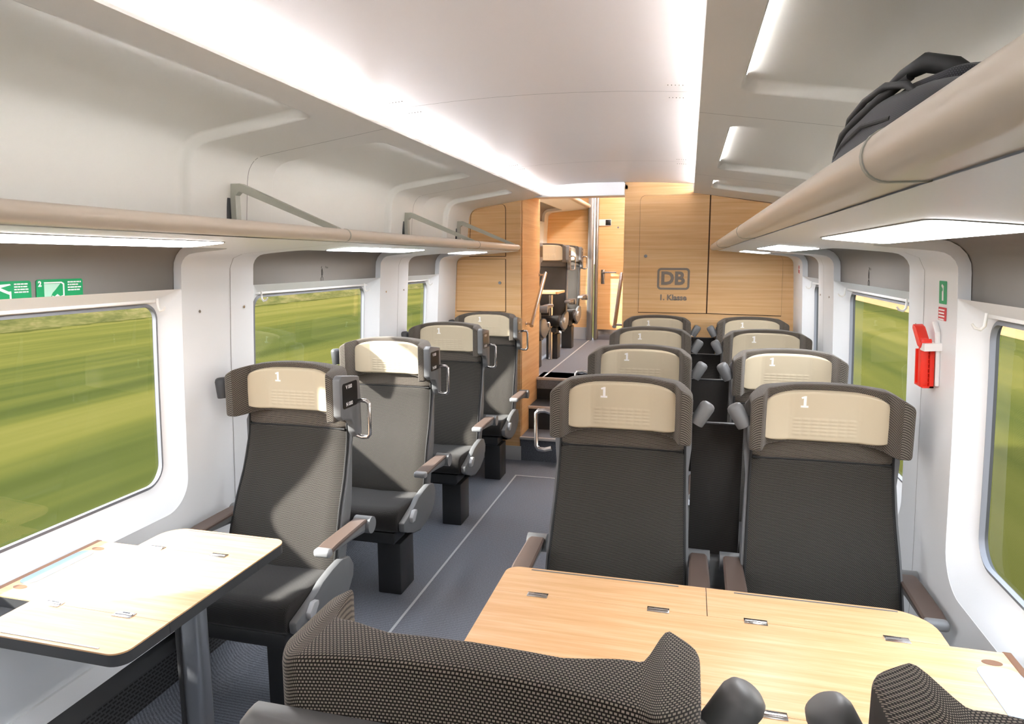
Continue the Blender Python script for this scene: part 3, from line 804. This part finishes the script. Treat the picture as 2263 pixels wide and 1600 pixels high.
def arm():   # centred on x=0
    mb = MB(); loops = []
    for y, z, w in ((-.395, .631, .033), (-.34, .636, .034), (-.20, .638, .032), (-.125, .638, .030), (-.10, .634, .027)):
        loops.append([(-w, y, z-.004), (-w+.006, y, z), (w-.006, y, z), (w, y, z-.004), (w, y, z-.012), (-w, y, z-.012)])
    mb.loft(loops); return mb
PR('arm_pad', arm(), BROWN, 30)
def armbase():
    mb = MB(); loops = []
    for y, z, h, w in ((-.405, .624, .010, .030), (-.34, .626, .022, .031), (-.20, .627, .036, .028), (-.10, .624, .046, .024)):
        loops.append([(-w, y, z), (w, y, z), (w, y, z-h*.6), (w*.6, y, z-h), (-w*.6, y, z-h), (-w, y, z-h*.6)])
    mb.loft(loops); return mb
PR('armrest', armbase(), GREYP, 30)
mb = MB(); mb.box((0, -.405, .620), (.066, .035, .030), .011, seg=3); PR('arm_end_cap', mb, mat('mid_grey_plastic', '#8C8D8E', .42), 40)
mb = MB(); mb.cyl((-.034, -.088, .606), (.040, -.088, .606), .034, 28); PR('arm_pivot', mb, GREYP, 30)
def display():
    mb = MB()
    mb.prism([(-.182, 1.215), (-.16, 1.228), (-.02, 1.205), (-.012, 1.12), (-.012, .965), (-.045, .955), (-.072, .985), (-.075, 1.015), (-.10, 1.04), (-.165, 1.052), (-.182, 1.07)], lambda u, v, w: (w, u, v), .238, .272); return mb
PR('number_display', display(), GREYP, 40, bev=.006)
mb = MB(); mb.prism(rrect(-.165, -.045, 1.095, 1.195, .012), lambda u, v, w: (w, u, v), .271, .2735); PR('display_screen', mb, BLACK, 30)
mbs = MB()
for k, (s, z) in enumerate((('V 000', 1.178), ('N 000', 1.110))):
    t = text_mb(s, .021, .0006, lambda u, v, z=z: (.2742, -.115+u, z+v)); mp = bpy.data.meshes.new('x'); t.bm.to_mesh(mp); mbs.bm.from_mesh(mp); t.bm.free()
PR('screen_lettering', mbs, NUM, 0, weld=False)
def handle():
    return MB().tube([(.262, -.045, 1.102), (.288, -.045, 1.110), (.312, -.045, 1.108), (.322, -.045, 1.098), (.322, -.045, 1.03), (.322, -.045, .972), (.312, -.045, .960), (.288, -.045, .958), (.262, -.045, .966)], .0085, 12)
PR('grab_handle', handle(), CHROME, 60)
def lamp(tilt):   # centred at its own middle, lens end at the bottom
    mb = MB(); a = math.radians(tilt); d = Vector((math.sin(a), 0, math.cos(a)))
    top = d*.044; bot = -d*.040
    mb.tube([bot, bot+d*.004, top-d*.016, top-d*.006, top-d*.001, top], [.024, .0255, .0265, .023, .016, .002], 24, cap=True)
    return mb, bot, d
for key, tl in (('reading_lamp', 30), ('reading_lamp_upright', 6)):
    mb, bot, d = lamp(tl); mb.tube([(0, .004, -.005), (-.02, .012, -.012), (-.045, .018, -.012)], [.012, .011, .014], 12)
    PR(key, mb, GREYP if tl > 20 else DARKP, 40)
    mb = MB(); mb.cyl(bot+d*.001, bot-d*.0012, .013, 20); PR(key+'_lens', mb, LENS, 30)
def use(key, parent, name=None, **k):
    o = inst(proto[key], parent, **k); o.name = name or key
    return o
def mirror_inst(key, parent, sx, name=None):
    """part shared by both sides of a seat; sx = -1 puts it on the other side"""
    o = use(key, parent, name); o.scale = (sx, 1, 1) if sx < 0 else (1, 1, 1)
    return o
mirr = {}
def mirr_proto(key):
    k = key+'_m'
    if k not in proto:
        me = proto[key].data.copy(); me.transform(Matrix.Scale(-1, 4, (1, 0, 0))); me.flip_normals()
        proto[k] = bpy.data.objects.new(key, me)
    return k
def seat(name_label, loc, rz=0, aisle=0, lampside=0, lampkey='reading_lamp', ped=0, group=None, innerarm=.285, disp=True):
    r = tag(empty('train_seat', loc, rz), name_label, 'seat', group)
    use('backrest', r); use('upper_band', r)
    h = use('headrest', r); p = use('headrest_pad', h); use('number_mark', p)
    use('seat_cushion', r); s = use('backrest_shell', r); use('piping', r); use('band_seam', r); use(mirr_proto('piping'), r, 'piping'); use('seat_frame', r)
    use('pedestal', r, loc=(ped, -.375, 0))
    for sx in (-1, 1):
        kk = (lambda q: q if sx > 0 else mirr_proto(q))
        c = use(kk('side_cover'), r, 'side_cover'); use(kk('lower_cover'), r, 'lower_cover')
        if sx == aisle: use(kk('recline_button'), c, 'recline_button')
        ax = .302 if sx == aisle else innerarm
        a = use(kk('armrest'), r, 'armrest', loc=(sx*ax, 0, 0)); use(kk('arm_pad'), a, 'arm_pad'); use(kk('arm_end_cap'), a, 'arm_end_cap'); use(kk('arm_pivot'), a, 'arm_pivot')
        if sx == aisle and disp:
            d = use(kk('number_display'), r, 'number_display')
            sc = use(kk('display_screen'), d, 'display_screen')
            if sx > 0: use('screen_lettering', sc)
        if sx == aisle and not rz: use(kk('grab_handle'), r, 'grab_handle')
        if sx == lampside:
            l = use(kk(lampkey), r, 'reading_lamp', loc=(sx*.278, -.145, 1.152)); use(kk(lampkey+'_lens'), l, 'lamp_lens')
    return r
P_ = .936; Y0 = 2.50
ordn = ['first', 'second', 'third', 'fourth']
for i in range(4):
    seat(['single seat on the left nearest the camera, right behind the small table', 'second single seat on the left, its headrest mostly in sunlight', 'third single seat on the left by the windows, two rows behind the small table', 'single seat on the left directly in front of the wooden end wall'][i],
         (-1.548, Y0+P_*i, 0), 0, 1, -1, 'reading_lamp_upright', .145, 'single seats along the left windows', .270)
for i in range(4):
    seat(['aisle seat of the pair facing the camera behind the large table', 'aisle seat in the second row of pairs on the right', 'aisle seat in the third row of pairs on the right', 'aisle seat in the last row of pairs before the wooden end wall'][i],
         (-.215, Y0+P_*i, 0), 0, -1, 1, 'reading_lamp', 0, 'aisle seats of the right-hand pairs', disp=False)
for i in range(4):
    seat(['window seat of the pair facing the camera behind the large table, by the emergency hammer', 'window seat in the second row of pairs on the right', 'window seat in the third row of pairs on the right', 'window seat in the last row of pairs before the wooden end wall'][i],
         (.460, Y0+P_*i, 0), 0, 0, -1, 'reading_lamp', 0, 'window seats of the right-hand pairs', .276)
seat('tweed seat seen from behind at the bottom edge, aisle side of the large table', (-.215, .605, 0), math.pi, 1, -1, 'reading_lamp', 0, 'seats seen from behind at the large table', disp=False)
seat('tweed seat seen from behind at the bottom right corner, window side of the large table', (.460, .605, 0), math.pi, 0, 1, 'reading_lamp', 0, 'seats seen from behind at the large table', .276)
seat('seat in the raised compartment, right behind the small table there', (-1.56, 7.70, .6), 0, 1, 0, 'reading_lamp', .145, 'seats in the raised compartment')
seat('rearmost seat in the raised compartment, closest to the far wooden wall', (-1.56, 8.62, .6), 0, 1, 0, 'reading_lamp', .145, 'seats in the raised compartment')
seat('seat in the raised compartment facing away, mostly hidden behind the wooden panel', (-1.62, 6.24, .6), math.pi, -1, 0, 'reading_lamp', -.145, 'seats in the raised compartment')
# divider between paired seats
for i in range(5):
    front = i == 4
    loc = (.1225, Y0+P_*i, 0) if not front else (.1225, .605, 0)
    r = tag(empty('seat_divider', loc, math.pi if front else 0), ['dark cloth divider panel between the two seats behind the large table', 'dark divider panel between the second pair of seats on the right', 'dark divider panel between the third pair of seats on the right', 'dark divider panel between the last pair of seats by the end wall', 'dark divider between the two seats seen from behind at the bottom edge'][i], 'seat divider', 'dividers between paired seats')
    m = MB(); m.prism([(-.02, .60), (.0, 1.083), (.014, 1.083), (.006, .60)], lambda u, v, w: (w, u, v), -.088, .088); m.build('divider_panel', FABS, r, bev=.002)
    m = MB(); m.box((0, .009, 1.086), (.178, .02, .006), .002); m.build('top_strip', DARKP, r)
    m = MB(); m.box((0, -.02, .50), (.13, .10, .20), .006); m.box((0, -.20, .45), (.08, .28, .10), .01); m.box((0, -.03, .585), (.16, .05, .03), .008); m.build('console', GREYP, r)
    m = MB(); m.box((0, -.3, .2), (.10, .30, .40), .01); m.build('support', PEDM, r)

# ------------------------------------------------------------------ tables
def slab_poly(mb, poly, z0, z1): mb.prism(poly, lambda u, v, w: (u, v, w), z0, z1)
def table(nm, label, xw, xe, s, leg_x, xsplit, hinges, inlay):
    """xw wall side x, xe aisle end x, s = direction from aisle to wall"""
    r = tag(empty(nm, ((xw+xe)/2, 1.565, 0)), label, 'table')
    inv = Matrix.Translation(-r.location)
    def P(m, n_, mt, par=None, sm=30, **k):
        o = m.build(n_, mt, smooth=sm, **k); o.parent = par or r; o.matrix_parent_inverse = inv if par is None else Matrix.Identity(4); return o
    T = .74; th = .004; y0, y1, ya, yb = 1.376, 1.753, 1.215, 1.915
    xf = xw-s*.13 if s > 0 else xw-s*.165      # wall-side end of the flaps
    lo = lambda a, b: (min(a, b), max(a, b))
    def flap(xa, xb, near, ra, rb):
        """ra / rb: corner radius at xa / xb ends on the outer edge"""
        yo, yi = (ya, y0-.001) if near else (yb, y1+.001)
        d = 1 if near else -1
        pts = [(xa, yi)]
        for cx, rr, sg in ((xa, ra, 1), (xb, rb, -1)):
            c = (cx+sg*rr, yo+d*rr)
            arcp = []
            for k in range(9):
                t = math.radians(90*k/8)
                arcp.append((c[0]-sg*rr*math.cos(t), c[1]-d*rr*math.sin(t)))
            if sg < 0: arcp = arcp[::-1]
            pts += arcp if rr > 0 else [(cx, yo)]
        pts.append((xb, yi)); return pts
    L, R = lo(xe, xf)
    big, small = .055, .04
    rl, rr_ = (small, .10) if s > 0 else (.075, small)
    segs = [(L, R, rl, rr_)] if xsplit is None else [(L, xsplit-.001, rl, 0), (xsplit+.001, R, 0, rr_)]
    # main leaf
    ml, mr = lo(xe, xw)
    main = [(ml, y0), (mr, y0), (mr, y1), (ml, y1)]
    m = MB(); slab_poly(m, main, T-.004, T); mo = P(m, 'table_leaf', WOODT)
    m = MB(); slab_poly(m, main, T-.034, T-.0045); P(m, 'leaf_rim', DARKP)
    for near in (True, False):
        for a, b, q1, q2 in segs:
            m = MB(); pl = flap(a, b, near, q1, q2); slab_poly(m, pl, T-.004, T); fo = P(m, 'folding_leaf', WOODT)
            m = MB(); slab_poly(m, pl, T-.034, T-.0045); P(m, 'leaf_rim', DARKP)
            # retaining groove near the outer edge
            m = MB(); yy = ya+.014 if near else yb-.012
            c0 = (a+b)/2+(0 if xsplit is not None else -.0); w_ = (b-a)*.5-.075
            m.box((c0, yy, T+.0006), (2*w_, .005, .0012)); P(m, 'groove_strip', LGREY if (near and s < 0) else GREYP)
    for hx in hinges:
        for yy in (y0, y1):
            m = MB(); m.box((hx, yy, T+.0008), (.058, .026, .0016), .0006); m.cyl((hx-.026, yy, T+.0012), (hx+.026, yy, T+.0012), .0035, 10); P(m, 'hinge', CHROME)
            m = MB(); m.box((hx, yy+.008, T+.0018), (.022, .003, .001)); P(m, 'hinge_slot', DARKP)
    # pale blue inlay at the window end with finger cut-outs
    ix0, ix1 = inlay
    a, b = lo(ix0, ix1)
    m = MB(); pl = [p for p in rrect(a, b, 1.450, 1.680, min(.03, (b-a)*.45), 6)]; slab_poly(m, pl, T-.001, T+.0012); P(m, 'inlay_tray', BLUEI)
    for yy in (1.700, 1.430):
        m = MB(); m.prism([(xw-s*(.060+.022*math.cos(t)), yy+.012*math.sin(t)) for t in [2*math.pi*k/16 for k in range(16)]], lambda u, v, w: (u, v, w), T-.001, T+.0007); P(m, 'finger_cutout', WOODE)
    m = MB(); m.box((xw-s*.008, 1.565, T-.005), (.02, y1-y0+.01, .012), .003); P(m, 'wall_edge', WOODE)
    # leg and underside bracket
    m = MB(); m.box((leg_x, 1.565, T-.045), (.10, .30, .022), .006); m.box(((leg_x+xw)/2, 1.565, T-.045), (abs(xw-leg_x), .06, .022), .006); P(m, 'support_arm', DARKP)
    m = MB(); m.box((leg_x, 1.565, .345), (.085, .055, .69), .016, seg=3); lg = P(m, 'table_leg', DSTEEL)
    m = MB(); m.box((leg_x-.022, 1.535, .345), (.012, .012, .69), .003); P(m, 'leg_channel', PEDM)
    m = MB(); m.box((leg_x, 1.565, .006), (.16, .12, .012), .004); P(m, 'foot_plate', DARKP)
table('folding_table', 'small light-wood folding table in sunlight by the left window', -1.888, -1.273, -1, -1.372, None, (-1.651, -1.415), (-1.868, -1.812))
table('folding_table', 'large light-wood folding table with metal hinges between the facing pairs on the right', .779, -.503, 1, .10, .081, (-.377, -.046, .202, .533), (.672, .762))
# table of the raised compartment
r = tag(empty('small_table', (-1.55, 7.22, .6)), 'small wood-topped table on a thin metal leg in the raised compartment', 'table')
m = MB(); slab_poly(m, rrect(-.33, .25, -.28, .17, .03), .72, .742); m.build('table_top', WOODT, r)
m = MB(); m.cyl((.13, -.03, 0), (.13, -.03, .70), .022); m.build('table_leg', CHROME, r)
m = MB(); m.box((.13, -.03, .71), (.16, .07, .02), .005); m.build('support_arm', DARKP, r)

# ------------------------------------------------------------------ backpack on the right rack
bg = tag(empty('backpack', (.43, 1.36, 1.778)), 'dark grey backpack with black straps lying on the right luggage rack', 'backpack')
def superloop(y, w, h, zc, n=28, e=2.6, xo=0):
    L = []
    for k in range(n):
        t = 2*math.pi*k/n; c, s_ = math.cos(t), math.sin(t)
        L.append((xo+w*abs(c)**(2/e)*(1 if c >= 0 else -1), y, zc+h*abs(s_)**(2/e)*(1 if s_ >= 0 else -1)))
    return L
m = MB(); lp = []
for y, w, h in ((-.34, .05, .03), (-.33, .10, .06), (-.29, .145, .083), (-.20, .165, .094), (-.05, .17, .097), (.12, .168, .094), (.24, .16, .086), (.31, .14, .07), (.345, .10, .045), (.352, .04, .02)):
    lp.append(superloop(y, w*.74, h*(.92 if y > 0 else .92+.5*y), h*(.92 if y > 0 else .92+.5*y)+.002, xo=-.03))
m.loft(lp); body = m.build('bag_body', BAGF, bg, 60)
m = MB(); lp = []
for y, w, h in ((-.22, .02, .01), (-.20, .07, .02), (-.10, .105, .028), (.05, .11, .03), (.16, .10, .026), (.21, .07, .018), (.225, .02, .008)):
    lp.append([(x-.03, yy, z) for x, yy, z in superloop(y, w*.7, h*.7, .158)])
m.loft(lp); m.build('front_pocket', BAGF, bg, 60)
m = MB(); m.tube([(-.148, -.2, .10), (-.155, -.05, .115), (-.153, .12, .11), (-.145, .22, .098), (-.115, .32, .07)], .004, 8); m.tube([(-.150, -.2, .06), (-.156, 0, .07), (-.147, .2, .06), (-.12, .31, .04)], .003, 8); m.build('zip', BAGB, bg)
for dx in (-.11, .06):
    m = MB(); m.tube([(dx, -.22, .12), (dx-.01, -.16, .155), (dx-.02, -.08, .172), (dx-.02, .06, .178), (dx-.02, .18, .168), (dx-.01, .27, .140), (dx, .325, .075)], [.004, .006, .006, .006, .006, .005, .004], 10); m.build('compression_strap', BAGB, bg, 60)
m = MB(); m.tube([(-.12, .04, .168), (-.12, -.04, .172), (-.11, -.10, .182), (-.09, -.14, .190), (-.06, -.17, .175), (-.02, -.23, .12), (0, -.27, .08)], [.005, .007, .010, .015, .014, .011, .008], 12); m.build('carry_handle', BAGB, bg, 60)
m = MB(); m.tube([(-.14, .24, .11), (-.145, .16, .135), (-.14, .06, .146), (-.125, -.04, .162), (-.105, -.12, .176)], [.005, .007, .009, .009, .007], 10); m.build('shoulder_strap', BAGB, bg, 60)

# ------------------------------------------------------------------ signs, hammer, hooks
def onwall(side, y, z, off=-.0015, dz=0): return wp(side, zs(z), y, off, dz)
def plate(side, y0, y1, z0, z1, r, off, thick, n=5):
    m = MB(); m.prism([(p[0], p[1]) for p in rrect(y0, y1, z0, z1, r, n)], lambda u, v, w: onwall(side, u, v, w), off, off-thick); return m
def P0(o, r): o.parent = r; o.matrix_parent_inverse = Matrix.Translation(-r.location); return o
def green_sign(y0, y1, z0, z1, kind, label):
    r = tag(empty('instruction_sign', onwall(-1, (y0+y1)/2, (z0+z1)/2, .03)), label, 'sign', 'green instruction signs')
    P0(plate(-1, y0, y1, z0, z1, .008, .034, .0012).build('sign_plate', GREEN), r)
    f = lambda u, v: onwall(-1, u, v, .0325)
    m = MB(); h = z1-z0; w = y1-y0
    tx = y0+w*.66
    rr = random.Random(3)
    for k in range(4):       # four short lines of small print, too blurred to read
        L = w*(.30, .26, .31, .28)[k]; x = tx
        while x < tx+L-.004:
            q = rr.uniform(.006, .014); m.prism([(x, z1-h*(.17+.12*k)), (min(x+q, tx+L), z1-h*(.17+.12*k)), (min(x+q, tx+L), z1-h*(.11+.12*k)), (x, z1-h*(.11+.12*k))], lambda u, v, w: onwall(-1, u, v, w), .0328, .0322); x += q+.0015
    P0(m.build('small_print', NUM, smooth=0), r)
    if kind == 2:
        P0(text_mb('2', .022, .0012, lambda u, v: f(y0+w*.075+u, z1-h*.20+v)).build('numeral', NUM, smooth=0, weld=False), r)
        m = MB(); pts = [(.16, .10), (.60, .10), (.60, .85), (.56, .85), (.56, .2), (.2, .2), (.2, .92), (.16, .92)]
        m.prism([(y0+w*a, z1-h*b) for a, b in [(.16, .12), (.53, .12), (.585, .2), (.585, .78), (.555, .78), (.555, .24), (.52, .18), (.16, .18)]], lambda u, v, w: onwall(-1, u, v, w), .0328, .0322)
        P0(m.build('window_pictogram', NUM, smooth=0), r)
        m = MB(); m.prism([(y0+w*a, z1-h*b) for a, b in [(.16, .2), (.50, .2), (.40, .45), (.33, .60), (.25, .92), (.22, .86), (.19, .90), (.16, .86)]], lambda u, v, w: onwall(-1, u, v, w), .0329, .0324); P0(m.build('shard_pictogram', mat('pale_green_print', '#BFE3CF', .6), smooth=0), r)
        m = MB(); m.prism([(y0+w*a, z1-h*b) for a, b in [(.30, .70), (.37, .76), (.43, .66), (.49, .76), (.58, .70), (.49, .84), (.51, .98), (.44, .88), (.36, .98), (.38, .84)]], lambda u, v, w: onwall(-1, u, v, w), .0327, .0320); P0(m.build('hand_pictogram', NUM, smooth=0), r)
    else:
        m = MB()
        m.prism([(y0+w*a, z1-h*b) for a, b in [(.30, .15), (.58, .12), (.60, .17), (.40, .28), (.52, .42), (.60, .50), (.57, .60), (.45, .48), (.33, .34)]], lambda u, v, w: onwall(-1, u, v, w), .0328, .0322)
        m.prism([(y0+w*a, z1-h*b) for a, b in [(.0+.05, .92), (.55, .92), (.60, .84), (.60, .45), (.565, .45), (.565, .82), (.54, .86), (.05, .86)]], lambda u, v, w: onwall(-1, u, v, w), .0328, .0322)
        P0(m.build('hammer_pictogram', NUM, smooth=0), r)
green_sign(1.46, 1.618, 1.541, 1.607, 1, 'green sign on the grey panel at the left edge, hammer pictogram')
green_sign(1.634, 1.798, 1.539, 1.609, 2, 'green sign with the numeral 2 on the grey panel above the left window')
# hammer sign, red notice and emergency hammer on the right pillar
r = tag(empty('emergency_sign', onwall(1, 2.318, 1.572)), 'narrow green hammer sign on the right window pillar', 'sign')
P0(plate(1, 2.288, 2.350, 1.538, 1.607, .004, -.0005, .001).build('sign_plate', GREEN), r)
m = MB()
G = lambda u, v, w: onwall(1, u, v, w)
m.prism([(2.325, 1.598), (2.330, 1.592), (2.318, 1.584), (2.312, 1.586), (2.310, 1.592)], G, -.0016, -.0022); m.prism([(2.318, 1.586), (2.312, 1.586), (2.312, 1.548), (2.324, 1.548), (2.324, 1.576), (2.318, 1.578)], G, -.0016, -.0022)
P0(m.build('hammer_pictogram', NUM, smooth=0), r)
r = tag(empty('warning_notice', onwall(1, 2.32, 1.507)), 'small red notice with white lines of text below the green hammer sign', 'sign')
P0(plate(1, 2.287, 2.353, 1.488, 1.528, .003, -.0005, .001).build('sign_plate', REDD), r)
m = MB()
for k in range(4): m.prism([(2.348, 1.522-.0095*k), (2.300+.004*(k % 2), 1.522-.0095*k), (2.300+.004*(k % 2), 1.5175-.0095*k), (2.348, 1.5175-.0095*k)], G, -.0016, -.0022)
P0(m.build('small_print', NUM, smooth=0), r)
r = tag(empty('warning_notice', onwall(1, 5.12, 1.60)), 'small red and white notice on the far right pillar next to the end wall', 'sign')
P0(plate(1, 5.09, 5.15, 1.57, 1.64, .003, -.0005, .001).build('sign_plate', NUM), r)
m = MB()
for a, b, c, d in ((5.095, 5.145, 1.610, 1.618), (5.095, 5.145, 1.622, 1.628), (5.10, 5.12, 1.575, 1.60), (5.125, 5.145, 1.58, 1.605)): m.prism([(a, c), (b, c), (b, d), (a, d)], G, -.0016, -.0022)
P0(m.build('red_print', REDD, smooth=0), r)
hm = tag(empty('emergency_hammer', onwall(1, 2.37, 1.37)), 'red emergency hammer in its wall holder on the right pillar', 'hammer')
m = MB()
m.prism([(2.345, 1.275), (2.425, 1.275), (2.428, 1.39), (2.38, 1.398), (2.345, 1.392)], G, -.010, -.022)
m.prism([(2.345, 1.275), (2.425, 1.275), (2.425, 1.281), (2.345, 1.281)], G, -.010, -.040); m.prism([(2.420, 1.275), (2.428, 1.275), (2.428, 1.39), (2.420, 1.39)], G, -.010, -.040)
for k in range(7): m.prism([(2.352, 1.290+.0145*k), (2.42, 1.290+.0145*k), (2.42, 1.2945+.0145*k), (2.352, 1.2945+.0145*k)], G, -.020, -.026)
P0(m.build('holder', RED, smooth=30), hm)
m = MB(); m.prism([(2.350, 1.277), (2.378, 1.277), (2.378, 1.43), (2.350, 1.43)], G, -.024, -.046); P0(m.build('hammer_shaft', RED, smooth=30, bev=.003), hm)
m = MB(); m.prism([(2.352, 1.418), (2.402, 1.462), (2.430, 1.470), (2.436, 1.456), (2.380, 1.404), (2.348, 1.400), (2.335, 1.416), (2.338, 1.432)], G, -.020, -.050); P0(m.build('hammer_head', RED, smooth=30, bev=.004), hm)
m = MB(); m.prism([(2.315, 1.395), (2.355, 1.395), (2.355, 1.418), (2.315, 1.418)], G, 0, -.048); m.tube([onwall(1, 2.335, 1.41, -.006), onwall(1, 2.325, 1.45, -.01), onwall(1, 2.36, 1.478, -.008)], .008, 10); m.tube([onwall(1, 2.33, 1.395, -.006), onwall(1, 2.33, 1.285, -.006)], .006, 8)
P0(m.build('wall_clip', WHITE2, smooth=30), hm)
# coat hooks below the grey panels
def hook(side, y, z, label, group='coat hooks'):
    p = onwall(side, y, z, .036)
    q = Vector((side*1.0, 0, 0)); m = MB()
    m.tube([(0, 0, .014), (0, 0, 0), (-side*.001, 0, -.022), (-side*.010, 0, -.032), (-side*.024, 0, -.028), (-side*.032, 0, -.016)], [.004, .0045, .0045, .0045, .004, .003], 10)
    o = m.build('coat_hook', WHITE2, None, 60, loc=(p.x-side*.002, p.y, p.z)); tag(o, label, 'hook', group)
for side, lst in ((-1, ((2.12, 'left window nearest the camera, above the small table'), (2.76, 'second left window, at its near end'), (3.80, 'second left window, at its far end'), (4.86, 'third left window'))), (1, ((2.10, 'right window nearest the camera'), (2.80, 'second right window, at its near end'), (3.84, 'second right window, at its far end'), (4.86, 'third right window')))):
    for y, t in lst: hook(side, y, 1.512, 'small white coat hook, %s' % t)
# small holes and pins on the pillars
def pin(side, y, z, label):
    m = MB(); p = onwall(side, y, z, 0); n = Vector((-side, 0, 0))
    m.cyl(p, p+n*.003, .004, 12); m.cyl(p+n*.003, p+n*.004, .006, 12); o = m.build('wall_screw', CHROME, None, 30); tag(o, label, 'screw', 'small screws on the window pillars')
for side, y, z, t in ((-1, 2.30, 1.468, 'left pillar nearest the camera, left of its joint'), (-1, 2.58, 1.468, 'left pillar nearest the camera, right of its joint'), (-1, 4.03, 1.468, 'second left pillar, left of its joint'), (-1, 4.31, 1.468, 'second left pillar, right of its joint'),
                      (1, 2.56, 1.452, 'right pillar with the emergency hammer'), (1, 4.05, 1.468, 'second right pillar, near side'), (1, 4.31, 1.468, 'second right pillar, far side')):
    pin(side, y, z, 'tiny metal screw on the %s' % t)
# dark line pictograms on the grey panels
for side, yc, t in ((-1, 3.30, 'left'), (1, 3.36, 'right')):
    r = tag(empty('pictogram', onwall(side, yc, 1.58, .034)), 'thin dark seat place pictogram on the grey panel above the second %s window' % t, 'pictogram')
    g = lambda u, v: onwall(side, yc+u, v, .0345)
    m = MB()
    for pl in ([(0, 1.545), (0, 1.622)], [(-.012, 1.545), (-.014, 1.57), (0, 1.582), (.014, 1.57), (.013, 1.545)], [(-.006, 1.585), (-.008, 1.61), (0, 1.622), (.007, 1.60), (.005, 1.585)], [(0, 1.622), (-.010, 1.628), (-.004, 1.634)]):
        m.tube([g(*p) for p in pl], .0009, 6)
    P0(m.build('seat_outline', GLYPH), r)
    P0(text_mb('Platz', .016, .0003, lambda u, v: onwall(side, yc+.045+u*(-side)*1.0 if side < 0 else yc-.03-u, 1.628+v, .0338)).build('lettering', GLYPH, smooth=0, weld=False), r)
# loudspeaker slots in the grey soffit of the first left window
m = MB()
for k in range(16):
    m.box(wp(-1, PW.s_of_h(1.13), 1.52+.008*k, .034), (.05, .003, .002))
sp = tag(m.build('speaker_slots', GLYPH), 'row of thin dark loudspeaker slots in the grey panel above the left edge window', 'speaker')

# ------------------------------------------------------------------ outside
GZ = -1.5
m = MB(); n = 40
m.grid([[(x, y, GZ) for x in (-400, -120, -60, -34, -3, 3, 34, 60, 120, 400)] for y in (-300, -60, 0, 60, 200, 500)]); tag(m.build('ground', FIELD, smooth=0), kind='structure')
def ridge(x, h0, h1, step, mt, name, label, y0=-40, y1=190, depth=4, seed=1, stuff=True):
    rr = random.Random(seed); m = MB(); rows = []
    y = y0
    while y < y1:
        h = rr.uniform(h0, h1); sx = 1 if x > 0 else -1
        rows.append([(x-sx*depth/2, y, GZ), (x-sx*(depth*.3+rr.random()*.3), y, GZ+h*.7), (x+sx*rr.uniform(-.5, .5), y, GZ+h), (x+sx*depth*.4, y, GZ+h*.6), (x+sx*depth/2, y, GZ)])
        y += step
    m.grid(rows); o = m.build(name, mt, smooth=60); tag(o, label, 'hedge', None, 'stuff' if stuff else None); return o
ridge(-31, .5, 1.3, .6, HEDGE, 'hedge', 'low green and ochre hedgerow along the far edge of the left field', seed=3)
ridge(-42, 1.0, 2.2, 1.3, STUBBLE, 'distant_bushes', 'pale ochre bushes in the haze behind the hedgerow, left windows', seed=9, depth=10)
ridge(17, .9, 1.9, .8, STUBBLE, 'distant_bushes', 'orange dry bushes beyond the field, right windows', seed=5, depth=8)
# two pale houses far off
for k, (x, y) in enumerate(((-36, 58), (-36.5, 43))):
    h = tag(empty('house', (x, y, GZ), .3*k), ['pale farmhouse far beyond the field, nearer one', 'pale farmhouse far beyond the field, farther one'][k], 'house')
    m = MB(); m.box((0, 0, .55), (2.4, 3.4, 1.1)); m.build('house_wall', WHITE, h)
    m = MB(); m.prism([(-1.4, 1.1), (0, 1.7), (1.4, 1.1)], lambda u, v, w: (u, w, v), -1.9, 1.9); m.build('house_roof', mat('red_tile', '#B98A78', .8) if k == 0 else bpy.data.materials['red_tile'], h)

# ------------------------------------------------------------------ world, sun, camera
w = bpy.data.worlds.new('sky'); SC.world = w; w.use_nodes = True; nt = w.node_tree
tc = nt.nodes.new('ShaderNodeTexCoord'); sx = nt.nodes.new('ShaderNodeSeparateXYZ'); rp = nt.nodes.new('ShaderNodeValToRGB')
nt.links.new(tc.outputs['Generated'], sx.inputs[0]); nt.links.new(sx.outputs['Z'], rp.inputs['Fac']); nt.links.new(rp.outputs['Color'], nt.nodes['Background'].inputs['Color'])
e = rp.color_ramp.elements; e[0].position = 0; e[0].color = lin('#FCEBDD'); e[1].position = .7; e[1].color = lin('#D6E6FB'); q = e.new(.18); q.color = lin('#F7FAFF')
nt.nodes['Background'].inputs['Strength'].default_value = 3.7
sl = bpy.data.lights.new('sun', 'SUN'); sl.energy = 12.5; sl.angle = math.radians(2.6); sl.color = (1, .96, .90)
so = bpy.data.objects.new('sun', sl); COL.objects.link(so)
so.rotation_euler = Vector((1, .54, -.62)).to_track_quat('-Z', 'Y').to_euler(); so.location = (-8, -4, 6)

cd = bpy.data.cameras.new('camera'); cam = bpy.data.objects.new('camera', cd); COL.objects.link(cam); SC.camera = cam
cam.location = (0, 0, 1.67); cam.rotation_euler = (math.pi/2-.149, 0, .2518)
cd.sensor_fit = 'HORIZONTAL'; cd.sensor_width = 36; cd.lens = 36*1505.2/2263; cd.clip_start = .02; cd.clip_end = 2000
SC.view_settings.view_transform = 'Standard'; SC.view_settings.look = 'None'; SC.view_settings.gamma = 1; SC.view_settings.exposure = .76
SC.view_settings.use_curve_mapping = False
try:
    SC.cycles.max_bounces = 10; SC.cycles.diffuse_bounces = 6; SC.cycles.use_denoising = True
except Exception: pass
